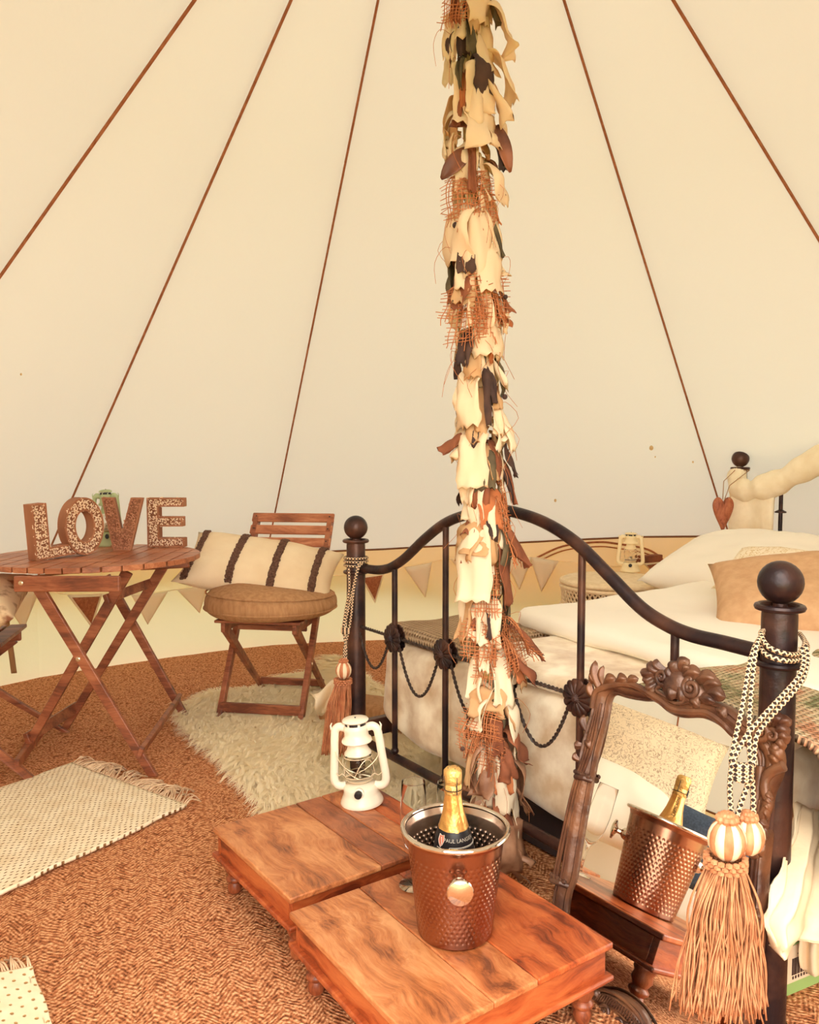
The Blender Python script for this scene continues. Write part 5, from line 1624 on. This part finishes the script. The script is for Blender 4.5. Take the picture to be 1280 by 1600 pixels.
for k in range(3):
    z = .845 - k * .056
    y = .30 - (.875 - z) * (.545 / .875) - .016
    mb = MB()
    a, b = V((-.205, y, z)), V((.205, y, z))
    mb.bar(a, b, .048, .014, V((0, .52, .85)))
    o = mb.build('back_slat', 'bistro_slat', ch, smooth=False, bevel=.006)
    for sx in (-.183, .183):
        mm_ = MB(); mm_.ball(V((sx, y - .007, z + .008)), .0035, 8); mm_.ball(V((sx * 1.02, y - .006, z - .010)), .0035, 8); mm_.build('screw', 'black', o)

# round cushion
cc = MW[ch] @ V((.0, -.075, SZ + .013))
cu = thing('round_cushion', 'round taupe chenille cushion lying on the folding chair seat', 'cushion', cc, 0)
def cushf(u, v):
    a = u * 2 * PI
    prof = smoothpath([V((0.001, 0, 0)), V((.14, 0, .0)), (.24, 0, .004), (.283, 0, .03), (.291, 0, .058), (.279, 0, .092), (.24, 0, .116), (.15, 0, .130), (.06, 0, .126), (.02, 0, .114), (.001, 0, .112)], 4)
    p = prof[min(len(prof) - 1, round(v * (len(prof) - 1)))]
    r = p.x * (1 + .02 * math.cos(3 * a + 1)); z = p.z
    k = 1 if z > .02 else .3
    n_ = nz((math.cos(a) * r * 9, math.sin(a) * r * 9, z * 12), 1, 4)
    return ((r + .006 * n_ * k) * math.cos(a), (r + .006 * n_ * k) * math.sin(a), z + k * .006 * n_ + .012 * math.cos(a + 2.6) * (z / .1))
mb = MB(); mb.grid(64, 41, cushf, cu=True); mb.build('cushion_body', 'cush', cu, angle=180)
for zz, rr in ((.036, .2885), (.097, .279)):
    mb = MB(); mb.tube([V((rr * (1 + .02 * math.cos(3 * a + 1)) * math.cos(a), rr * (1 + .02 * math.cos(3 * a + 1)) * math.sin(a), zz + .012 * math.cos(a + 2.6) * (zz / .1))) for a in [2 * PI * k / 60 for k in range(60)]], .0042, 6, True); mb.build('piping', 'cush', cu)
mb = MB(); mb.ball((0, -.0, .108), .014, 12, (1, 1, .5)); mb.build('button', 'cush', cu)

# striped pillow leaning on the chair back
pc = cc + V((-.055, .075, .195))
R = Matrix.Rotation(math.radians(-3), 3, 'Z') @ Matrix.Rotation(math.radians(30), 3, 'X') @ Matrix.Rotation(math.radians(3), 3, 'Y')
R = Matrix.Rotation(math.radians(6), 3, 'Y') @ R
pw, ph, pt_ = .70, .38, .17
sp_ = thing('striped_pillow', 'cream pillow with four brown tufted stripes on the round chair cushion', 'pillow', pc, 0, None, R)
pillow('pillow_cover', 'cream_cotton', sp_, pw, ph, pt_, 9.0, .014)
rs = random.Random(4)
for k, u0 in enumerate((-.86, -.30, .22, .74)):
    mb = MB()
    hw = .030
    for q in range(60):
        v = -0.95 + 1.9 * q / 59
        for w in range(4):
            u = u0 + hw * (w / 3 * 2 - 1) * (1 + .2 * rs.uniform(-1, 1))
            p = pillow_pt(u, v + rs.uniform(-.01, .01), 1, pw, ph, pt_, 9.0, .014)
            mb.ball(p + V((0, 0, .003)), rs.uniform(.0055, .0085), 6)
    mb.build('tufted_stripe', 'tuft', sp_, angle=180)

# ================================================================ STOOL AT THE LEFT EDGE, WITH CUSHION
sc_ = P(22, 1012, .44)
stl = thing('folding_stool', 'dark wooden folding stool at the left edge with a mottled cushion on it', 'stool', V((sc_.x - .29, sc_.y + .12, 0)), math.radians(12))
st_inv = MW[stl].inverted()
cbar('seat_rail', V((-.21, -.165, .418)), V((.198, -.165, .418)), .050, .020, V((0, 0, 1)), .006, stl)
cbar('seat_rail', V((-.21, .165, .418)), V((.198, .165, .418)), .050, .020, V((0, 0, 1)), .006, stl)
for k in range(6):
    cbar('seat_slat', V((-.185 + k * .074, -.185, .450)), V((-.185 + k * .074, .185, .450)), .062, .014, V((1, 0, 0)), .003, stl)
ftp = st_inv @ P(60, 1222, 0)
for y in (-.145, .145):
    cbar('leg', V((ftp.x - .01, ftp.y if y < 0 else .17, 0)), V((-.17, y, .40)), .040, .022, V((1, 0, 0)), .003, stl)
    cbar('leg', V((-.33, y + .024, 0)), V((.17, y + .024, .40)), .040, .022, V((1, 0, 0)), .003, stl)
cbar('stretcher', V((ftp.x - .075, ftp.y + .02, .06)), V((ftp.x - .075, .18, .06)), .036, .018, V((0, 0, 1)), .003, stl)
mp = D(-32, 952, 2.86)
mp = V((sc_.x - .245, sc_.y + .06, .578))
mc = thing('mottled_cushion', 'cream cushion with a mottled brown print at the left picture edge', 'cushion', mp, 0, None, Matrix.Rotation(math.radians(14), 3, 'Z') @ Matrix.Rotation(math.radians(12), 3, 'X') @ Matrix.Rotation(math.radians(-8), 3, 'Y'))
pillow('cushion_cover', 'brownpat', mc, .50, .44, .17, 12.0, .012)

# ================================================================ RUGS
def rug(label, A, B, dirv, ln, mat, seed, fr_len, name='woven_rug'):
    """A-B is the fringed end, the cloth runs from it along dirv"""
    t = thing(name, label, 'rug', (A + B) / 2)
    w = (B - A).length; wd = (B - A).normalized()
    d_ = dirv.normalized()
    def f(u, v):
        p = A + wd * (w * u) + d_ * (ln * v)
        e = .010 * nz((v * ln * 9, u * 3, seed), 1) * (1 if u < .04 or u > .96 else .2)
        p += wd * e
        p.z = .006 + .006 * max(0, nz(p, 4.5, seed)) + .010 * max(0, nz((p.x * 1.6, p.y * 4, 0), 1.2, seed))
        return p
    nu, nv = 90, 130
    mb = MB(); mb.grid(nu, nv, f, uvf=lambda u, v: (v * ln, u * w))
    mb.build('rug_cloth', mat, t, world=True, solid=.009, angle=180, soff=1)
    rnd = random.Random(int(seed * 10))
    mb = MB()
    n = int(w / .0055)
    for k in range(n):
        u = (k + .5) / n
        p0 = f(u, 0) + V((0, 0, .006))
        L = fr_len * rnd.uniform(.6, 1.15)
        side = wd * (rnd.uniform(-.45, .45) + .5 * math.sin(k * .11)) * L
        p1 = p0 - d_ * L * .35 + side * .4 + V((0, 0, rnd.uniform(.004, .014)))
        p2 = p0 - d_ * L * .72 + side + V((0, 0, rnd.uniform(.001, .014)))
        p3 = p0 - d_ * L + side * rnd.uniform(.4, 1.6); p3.z = rnd.uniform(.003, .008)
        mb.tube(smoothpath([p0, p1, p2, p3], 3), .0022, 5)
    mb.build('fringe', 'rug_fringe', t, world=True, kind='stuff', angle=180)
    return t
rA, rB = P(292, 1264), P(112, 1198)
rC = P(0, 1405)
rug('chunky cream woven cotton rug with a twisted fringe, lying below the bistro table', rA, rB, (rC - rA), 1.55, 'rug', 1.3, .085)
q0, q1 = P(52, 1519), P(-160, 1560)
rug('cream open weave rug corner with fringe at the bottom left', q0, q1, P(84, 1610) - q0, .6, 'rug_open', 2.7, .06)

# shaggy rug
fur_px = [(286, 1120), (318, 1090), (352, 1082), (400, 1080), (440, 1062), (496, 1052), (520, 1030), (545, 1040), (600, 1085), (660, 1120), (745, 1175), (770, 1240), (740, 1290), (660, 1300), (560, 1290), (470, 1290), (424, 1278), (392, 1238), (356, 1196), (330, 1172), (296, 1145)]
fur_w = [P(x, y) for x, y in fur_px]
fpoly = [(p.x, p.y) for p in smoothpath(fur_w, 4, True)]
fcx = sum(p[0] for p in fpoly) / len(fpoly); fcy = sum(p[1] for p in fpoly) / len(fpoly)
fur = thing('shaggy_rug', 'ivory long haired sheepskin rug under the folding chair and bed foot', 'rug', (fcx, fcy, 0))
mb = MB()
nf = len(fpoly)
rings = (0.0, .3, .6, .85, .97, 1.0); hts = (.022, .022, .021, .018, .012, .002)
mb.grid(nf, len(rings), lambda u, v: (lambda i, k: V((lerp(fcx, fpoly[i][0], max(rings[k], .001)), lerp(fcy, fpoly[i][1], max(rings[k], .001)), hts[k] + .005 * nz((fpoly[i][0] * 6 * rings[k], fpoly[i][1] * 6 * rings[k], 0)))))(round(u * nf) % nf, round(v * (len(rings) - 1))), cu=True)
mb.build('hide', 'fur', fur, world=True, angle=180)
rnd = random.Random(21)
xs = [p[0] for p in fpoly]; ys = [p[1] for p in fpoly]
vs, fs = [], []
cnt = 0
def blade(x, y, z, a, L, w, arch):
    dx, dy = math.cos(a), math.sin(a); px_, py_ = -dy * w, dx * w
    o = len(vs)
    for k, (s, hh, ww) in enumerate(((0, 0, 1), (.35, .75, .9), (.75, .8, .6))):
        X, Y, Z = x + dx * L * s, y + dy * L * s, z + arch * hh
        vs.append((X - px_ * ww, Y - py_ * ww, Z)); vs.append((X + px_ * ww, Y + py_ * ww, Z))
    vs.append((x + dx * L, y + dy * L, max(.002, z * .6 + arch * .35)))
    fs.extend([(o, o + 1, o + 3, o + 2), (o + 2, o + 3, o + 5, o + 4), (o + 4, o + 5, o + 6)])
while cnt < 3600:
    x, y = rnd.uniform(min(xs), max(xs)), rnd.uniform(min(ys), max(ys))
    if not in_poly(x, y, fpoly): continue
    cnt += 1
    # one lock: hairs rooted round a spot and drawn together towards a shared tip
    base = math.atan2(-1.0, -.45) + 1.7 * nz((x * 1.8, y * 1.8, 0), 1, 5)
    a = base + rnd.gauss(0, .45); L = rnd.uniform(.07, .13); arch = rnd.uniform(.003, .018)
    tx, ty = x + L * math.cos(a), y + L * math.sin(a)
    for h in range(9):
        r0, th = rnd.uniform(0, .014), rnd.uniform(0, 2 * PI)
        X, Y = x + r0 * math.cos(th), y + r0 * math.sin(th)
        ex, ey = tx + rnd.gauss(0, .0035) - X, ty + rnd.gauss(0, .0035) - Y
        blade(X, Y, .018 + rnd.uniform(0, .005), math.atan2(ey, ex), math.hypot(ex, ey) * rnd.uniform(.8, 1.05), rnd.uniform(.0008, .0015), arch * rnd.uniform(.8, 1.2))
# a ragged edge of longer locks pointing outwards
for i in range(nf):
    p = V((*fpoly[i], 0)); q = V((*fpoly[(i + 1) % nf], 0)); e = q - p
    for k in range(int(e.length / .0010)):
        c = p + e * rnd.random()
        o_ = math.atan2(c.y - fcy, c.x - fcx) + .7 * nz((c.x * 12, c.y * 12, 1)) + rnd.gauss(0, .3)
        blade(c.x - .02 * math.cos(o_), c.y - .02 * math.sin(o_), .010, o_, rnd.uniform(.04, .10), rnd.uniform(.0010, .0018), rnd.uniform(.002, .014))
mb = MB(); mb.add(vs, fs); mb.build('long_pile', 'fur', fur, world=True, kind='stuff', angle=180)

# ================================================================ RATTAN TABLE BEHIND THE BED
rt = P(958, 901, .55) ; rt.z = 0
ra = thing('rattan_table', 'round whitewashed rattan side table with lattice skirt beyond the bed', 'table', rt)
RR = .25
mb = MB(); mb.lathe([(0, .545), (RR - .03, .545), (RR - .01, .543), (RR, .533), (RR + .002, .523), (RR - .01, .513), (0, .513)], 48); mb.build('table_top', 'rattan', ra)
for z in (.528, .505, .405):
    mb = MB(); mb.tube([V((RR * math.cos(a), RR * math.sin(a), z)) for a in [2 * PI * k / 48 for k in range(48)]], .011, 8, True); mb.build('hoop', 'rattan', ra)
mb = MB(); mb.lathe([(RR - .03, .40), (RR - .03, .513)], 40); mb.build('inner_band', 'rattan_dark', ra)
mb = MB()
for k in range(60):
    a = 2 * PI * k / 60
    for dd in (-.13, .13):
        mb.tube([V(((RR - .004) * math.cos(a - dd), (RR - .004) * math.sin(a - dd), .408)), V(((RR + .002) * math.cos(a + dd), (RR + .002) * math.sin(a + dd), .507))], .0045, 5)
mb.build('lattice', 'rattan', ra, kind='stuff')
for k in range(4):
    a = PI / 4 + k * PI / 2
    mb = MB(); mb.tube([V((RR * .8 * math.cos(a), RR * .8 * math.sin(a), .513)), V((RR * .95 * math.cos(a), RR * .95 * math.sin(a), 0))], .014, 10); mb.build('leg', 'rattan', ra)
fl = P(985, 893, .546); fl.z = .5465
lantern('cream hurricane lantern standing on the rattan table beyond the bed', fl, .215, math.radians(-20), 'cream_enamel')
# brown tray edge behind the lantern
tr = P(1022, 888, .523)
mb = MB(); mb.box((0, 0, .02), (.16, .05, .04)); o = mb.build('wooden_box', 'strip_brown', bevel=.003)
o.location = (tr.x, tr.y + .09, .5465); o.rotation_euler = (0, 0, .5); tag(o, 'small brown wooden box behind the cream lantern', 'box')

# ================================================================ RAG GARLAND ON THE POLE
def pole_px(py):
    """pole axis at the height the photograph shows at this row"""
    y = PB.y - .02
    for _ in range(4):
        p = D(760, py, y); c = pole_at(p.z); y = c.y
    return pole_at(D(760, py, y).z)
gar = thing('rag_garland', 'garland of torn cream, brown, olive and burlap rags tied up the tent pole', 'garland', pole_at(.12))
rg = random.Random(77)
TOCAM = lambda c: (V((0, 0, c.z)) - V((c.x, c.y, c.z))).normalized()
mb = MB()
path = []
for k in range(150):
    z = lerp(.10, 3.05, k / 149); c = pole_at(z); a = k * .55
    path.append(c + V((math.cos(a), math.sin(a), 0)) * (.021 + .004 * math.sin(k * 1.7)))
mb.tube(path, .0035, 6); mb.build('tie_string', 'string', gar, world=True)
def strip(kind, knot, end, w, bulge, tw, seed, name='rag_strip', flare=1.0, burlap=False):
    """a torn rag: pinched at the knot, arching out then hanging to its end point"""
    r_ = random.Random(seed)
    d_ = end - knot
    outv = V((d_.x, d_.y, 0))
    if outv.length < 1e-4: outv = V((0, -1, 0))
    outv.normalize()
    L = d_.length
    side0 = outv.cross(V((0, 0, 1))).normalized()
    mid = knot + d_ * .38 + outv * (bulge * .75) + V((0, 0, abs(L) * .10))
    mid2 = knot + d_ * .72 + outv * (bulge * .5) + V((0, 0, .02 * L))
    path = smoothpath([knot, knot.lerp(mid, .55) + V((0, 0, .012)), mid, mid2, end], 4)
    n = len(path); ph = r_.uniform(0, 6)
    def row(v):
        i = min(n - 1, round(v * (n - 1)))
        t = (path[min(n - 1, i + 1)] - path[max(0, i - 1)]).normalized()
        sd = (side0 - t * side0.dot(t))
        sd = sd.normalized() if sd.length > 1e-3 else t.orthogonal().normalized()
        sd = Matrix.Rotation(tw * (v - .3), 3, t) @ sd
        return path[i], sd, t.cross(sd)
    def wd(v): return w * (.30 + .70 * sstep(v * 2.6)) * (1 + (flare - 1) * v) * (1 + .07 * math.sin(v * 9 + ph))
    if burlap:
        mb = MB(); nw, nl = 9, max(8, int(L / .0075))
        def pt(u, v):
            p, sd, nn = row(max(0, min(1, v)))
            return p + sd * ((u - .5) * wd(v)) + nn * (.006 * math.sin(u * 7 + v * 5 + ph))
        for k in range(nw):
            u = (k + .5) / nw + r_.uniform(-.02, .02)
            pts = [pt(u + r_.uniform(-.015, .015), q / 9) for q in range(10)]
            ext = (pts[-1] - pts[-2]).normalized()
            pts.append(pts[-1] + ext * r_.uniform(.004, .022) + V((r_.uniform(-.006, .006), r_.uniform(-.006, .006), 0)))
            mb.tube(pts, .00115, 4, cap=False)
        for k in range(nl):
            v = .14 + .84 * (k + .5) / nl
            x0, x1 = -r_.uniform(.02, .16), 1 + r_.uniform(.02, .16)
            mb.tube([pt(lerp(x0, x1, q / 5), v + r_.uniform(-.008, .008)) for q in range(6)], .00105, 4, cap=False)
        return mb.build('burlap_strip', 'burlap', gar, world=True, angle=180)
    mb = MB()
    nu = 7
    def f(u, v):
        p, sd, nn = row(v)
        e = 0.0
        if v > .97: p = p + (path[-1] - path[-2]).normalized() * (.006 * math.sin(u * 19 + ph) + .010 * (u - .5) * math.sin(ph))
        cr = nz((u * 2.4, v * 3.2, 0), 1.0, seed * .37)
        edge = (u - .5) * wd(v) * (1 + .16 * nz((0, v * 9, u * 2), 1, seed * .19))
        return p + sd * edge + nn * (.30 * w * cr * sstep(v * 3) + w * .22 * (.5 - abs(u - .5)) * 2 * math.cos(ph + v * 3) + .004 * math.sin(u * 8 + v * 6 + ph))
    mb.grid(nu, n, f)
    return mb.build(name, kind, gar, world=True, angle=180, solid=.0012)
K = dict(c='strip_cream', w='strip_white', t='strip_tan', b='strip_brown', r='strip_rust', d='strip_dark', o='strip_olive', z='organza')
# kind, where the strip ends in the photograph, how long, how wide (pixels)
SPEC = '''
u 708 34 40 26|c 745 38 60 34|o 776 40 50 20|b 712 36 46 12|c 712 62 40 24|b 733 46 30 16|t 742 52 40 18|d 724 88 52 16|d 703 96 34 14|o 736 84 44 16|c 756 92 62 32|c 803 86 70 40|c 764 118 60 26
d 757 146 40 30|o 718 138 40 10|c 732 192 90 36|c 797 164 80 28|c 792 198 70 34|r 765 176 60 12|c 752 176 60 30|r 722 170 50 8|b 712 196 40 14|c 757 232 50 40|c 775 238 44 30|t 762 248 40 24
o 791 262 66 20|d 784 268 60 12|b 738 300 70 12|c 728 300 70 24|c 765 318 70 22|c 788 318 50 28|b 785 306 50 24|u 722 340 60 44|u 742 352 64 36|u 773 342 40 22|c 762 366 60 22
c 716 410 90 40|c 748 430 100 26|c 736 420 70 22|c 778 400 80 24|o 787 402 60 8|c 790 430 60 28|d 728 426 50 26|o 733 420 44 18|c 728 452 50 24|c 770 456 70 28
b 714 480 44 30|b 702 476 34 12|c 706 494 50 16|t 724 476 50 28|u 722 500 50 44|u 726 536 60 40|c 750 510 80 24|r 742 500 50 16|u 774 500 70 40|u 764 524 70 34|b 798 488 50 24|r 796 506 44 30|c 793 520 56 20|c 762 556 60 26
d 716 592 60 18|o 746 576 52 26|b 732 568 50 20|t 738 590 40 20|c 757 590 80 18|r 768 566 70 8|c 780 560 80 20|d 724 570 46 20
c 730 668 90 30|c 722 640 50 20|c 752 636 70 18|d 765 664 90 18|o 785 618 56 14|w 793 606 44 20|d 774 630 44 14|t 778 640 40 14|t 752 676 70 14|c 780 680 60 16|w 792 690 70 26|w 800 704 50 20
b 690 706 16 26|d 738 700 36 14|c 717 720 56 28|t 738 694 30 24|w 780 706 50 40|d 806 742 54 26|b 780 752 60 18|d 800 782 70 10|b 806 788 80 12|c 738 762 90 32|c 728 786 80 28|o 758 766 60 28|t 775 750 50 18
b 752 794 60 24|r 770 826 60 34|u 790 806 60 30|u 798 844 70 26|u 806 876 70 24|w 740 820 90 34|w 728 812 60 26|b 730 836 24 18|w 760 838 70 24|w 786 856 60 18|d 768 848 40 16
t 722 876 60 36|t 735 868 50 40|b 730 880 40 20|o 791 900 90 28|b 826 886 56 30|b 796 948 110 34|w 752 900 110 30|w 736 940 130 40|t 770 880 80 18|u 772 920 70 22|w 728 972 110 22|d 736 896 60 12|u 760 960 80 22
t 724 1004 70 24|t 716 1000 60 14|w 738 1000 70 22|b 743 1010 60 14|w 764 1010 80 32|u 748 1030 70 36|u 778 1026 70 40|u 826 1022 60 50|u 812 1044 60 44|b 850 1028 46 20|d 770 1000 60 16|o 778 990 60 14
w 756 1050 60 14|r 815 1066 60 30|b 836 1066 44 24|w 778 1070 70 28|w 801 1072 60 30|t 818 1074 40 20|w 740 1094 80 22|u 755 1062 50 20|w 788 1104 90 24|o 778 1116 90 22|w 748 1128 70 40|t 760 1122 50 36
w 798 1100 60 18|o 780 1140 80 18|w 742 1140 60 28|u 745 1150 50 40|b 778 1180 70 18|w 812 1180 100 36|t 806 1140 60 22|u 742 1180 60 44|u 750 1196 70 40|b 825 1190 50 40|b 771 1216 90 22|u 762 1206 60 30
w 762 1262 120 26|z 735 1236 90 26|z 750 1246 80 30|t 728 1230 70 14|r 787 1240 70 28|b 794 1220 60 24|w 790 1270 110 26|w 806 1300 120 34|z 815 1250 90 36|z 826 1270 80 30|b 800 1210 60 16|z 742 1290 70 30|b 782 1300 90 24
z 800 1360 90 44|z 815 1372 70 40|b 782 1350 90 26|z 760 1330 90 30|t 806 1340 90 12|z 825 1350 40 30|d 770 1320 80 20|b 795 1330 70 20'''
PXM = 1 / F_PX
seed = 100
for ent in SPEC.replace('\n', '|').split('|'):
    ent = ent.strip()
    if not ent: continue
    kd, ex, ey, ln, wd_ = ent.split(); ex, ey, ln, wd_ = (float(a) for a in (ex, ey, ln, wd_))
    seed += 1
    kc = pole_px(ey - ln)
    dep = (kc - EYE).dot(V((0, _c, -_s)))
    m = dep * PXM
    axis = pole_px(ey)
    end_flat = D(ex, ey, axis.y)
    offx = end_flat.x - axis.x
    fwd = V((0, -1, 0)) * (rg.uniform(.035, .078) if abs(offx) < .05 else rg.uniform(0.0, .05))
    end = D(ex, ey, axis.y + fwd.y)
    kn = kc + (V((offx * .25, 0, 0)) + fwd * .45)
    if (kn - kc).length < .02: kn = kc + (kn - kc).normalized() * .021
    w = wd_ * m * (1.1 if kd in 'dobr' else 1.2 if kd == 'w' else 1.42)
    if kd == 'u': strip('burlap', kn, end, w, .018, rg.uniform(-.6, .6), seed, burlap=True, flare=1.15)
    else: strip(K[kd], kn, end, w, rg.uniform(.012, .030), rg.uniform(-.7, .7), seed, flare=rg.uniform(.85, 1.25), name={'c': 'cotton_strip', 'w': 'cotton_strip', 't': 'linen_strip', 'z': 'organza_strip'}.get(kd, 'felt_strip'))
# a back layer of rags, on the far side of the pole and filling between
for k in range(96):
    z = lerp(.16, 2.98, (k + rg.random()) / 96)
    c = pole_at(z); a = rg.uniform(-.35, PI + .35) if z < 2.2 else rg.uniform(-PI, PI)
    o_ = V((math.cos(a), math.sin(a), 0))
    L = rg.uniform(.07, .13)
    kd = rg.choice(['c', 'c', 'w', 't', 'b', 'o', 'c', 'd'] if z < 1.7 else ['c', 'c', 'w', 't', 'c', 'c', 'b'])
    strip(K[kd], c + o_ * .022, c + o_ * rg.uniform(.035, .062) + V((0, 0, -L)), rg.uniform(.03, .05), .02, rg.uniform(-.7, .7), 900 + k, name='cotton_strip' if kd in 'cw' else 'felt_strip')
# leaves, berries, loose threads
def leaf(p0, p1, w):
    d_ = p1 - p0; L = d_.length; d_.normalize(); sd = d_.cross(V((0, -1, .2))).normalized(); nn = sd.cross(d_)
    mb = MB(); mb.grid(7, 10, lambda u, v: p0 + d_ * (L * v) + sd * ((u - .5) * w * math.sin(PI * (.04 + .93 * v)) ** .7) + nn * (.25 * w * abs(u - .5) + .012 * math.sin(PI * v)))
    mb.build('leaf', 'leaf', gar, world=True, solid=.0012, angle=180)
yp = lambda py: pole_px(py).y
leaf(D(738, 232, yp(240) - .03), D(690, 281, yp(260) - .04), .045)
leaf(D(742, 198, yp(196) - .03), D(701, 198, yp(196) - .04), .022)
leaf(D(776, 196, yp(210) - .03), D(797, 270, yp(240) - .04), .035)
for (px, py, r) in ((717, 92, .004), (712, 352, .008), (789, 620, .007), (716, 350, .005), (723, 1170, .006), (790, 464, .006)):
    mb = MB(); mb.ball(D(px, py, yp(py) - .045), r, 12); mb.build('berry', 'strip_dark', gar, world=True)
mb = MB()
for k in range(60):
    z = lerp(.25, 2.2, rg.random()); c = pole_at(z); a = rg.uniform(-PI, 0) if k % 4 else rg.uniform(0, PI); o_ = V((math.cos(a), math.sin(a), 0))
    p = c + o_ * .05
    mb.tube(smoothpath([p, p + o_ * .02 + V((rg.uniform(-.02, .02), 0, .01)), p + o_ * .035 + V((rg.uniform(-.03, .03), 0, -.03)), p + o_ * .03 + V((rg.uniform(-.03, .03), 0, -.08))], 3), .0006, 4)
mb.build('loose_threads', 'burlap', gar, world=True, kind='stuff', angle=180)

# ================================================================ WHAT THE MIRROR SHOWS (left side of the tent, outside the frame)
def refl(px, py, X):
    """where the sight line through this pixel goes after the mirror, at world x = X"""
    hit = PL(px, py, MO + m_n * .01, m_n); d = ray(px, py); r = d - m_n * (2 * d.dot(m_n))
    return hit + r * ((X - hit.x) / r.x)
XR = -1.55
dayb = thing('low_daybed', 'low white daybed along the left tent wall, seen only in the mirror', 'daybed', V((XR - .25, refl(1000, 1300, XR).y, 0)))
mb = MB(); softbox(mb, -.32, .32, -.60, .60, .03, .34, .05, (12, 20, 6), .012, 5, 2.0); weld(mb.build('mattress_pad', 'linen', dayb, angle=180))
mb = MB(); mb.box((0, 0, .016), (.60, 1.1, .03)); mb.build('slat_base', 'bistro', dayb, bevel=.003)
pa, pb_ = refl(960, 1105, XR), refl(1085, 1235, XR)
pcn = refl(1010, 1190, XR)
def side_pillow(name, mat, label, c, w, h, t, tilt, yaw, seed):
    R = Matrix.Rotation(yaw, 3, 'Z') @ Matrix.Rotation(PI / 2, 3, 'Z') @ Matrix.Rotation(tilt, 3, 'X')
    o = pillow(name, mat, None, w, h, t, seed, .014)
    o.data.transform(Matrix.Translation(c) @ R.to_4x4()); tag(o, label, 'pillow' if name == 'pillow' else 'cushion'); return recentre(o)
side_pillow('cushion', 'scribble', 'cream cushion with grey scribbled print on the daybed, reflected in the mirror', pcn, .60, .46, .20, math.radians(64), math.radians(4), 31.0)
side_pillow('pillow', 'linen', 'white pillow lying before the scribbled cushion on the daybed, reflected in the mirror', refl(955, 1255, XR + .2), .50, .40, .16, math.radians(52), math.radians(-6), 32.0)
bc_ = refl(1100, 1335, XR + .45)
side_pillow('cushion', 'blue', 'dark blue denim floor cushion, reflected in the mirror beside the bucket', V((bc_.x, bc_.y, max(.16, bc_.z))), .34, .30, .16, math.radians(76), 0.0, 33.0)
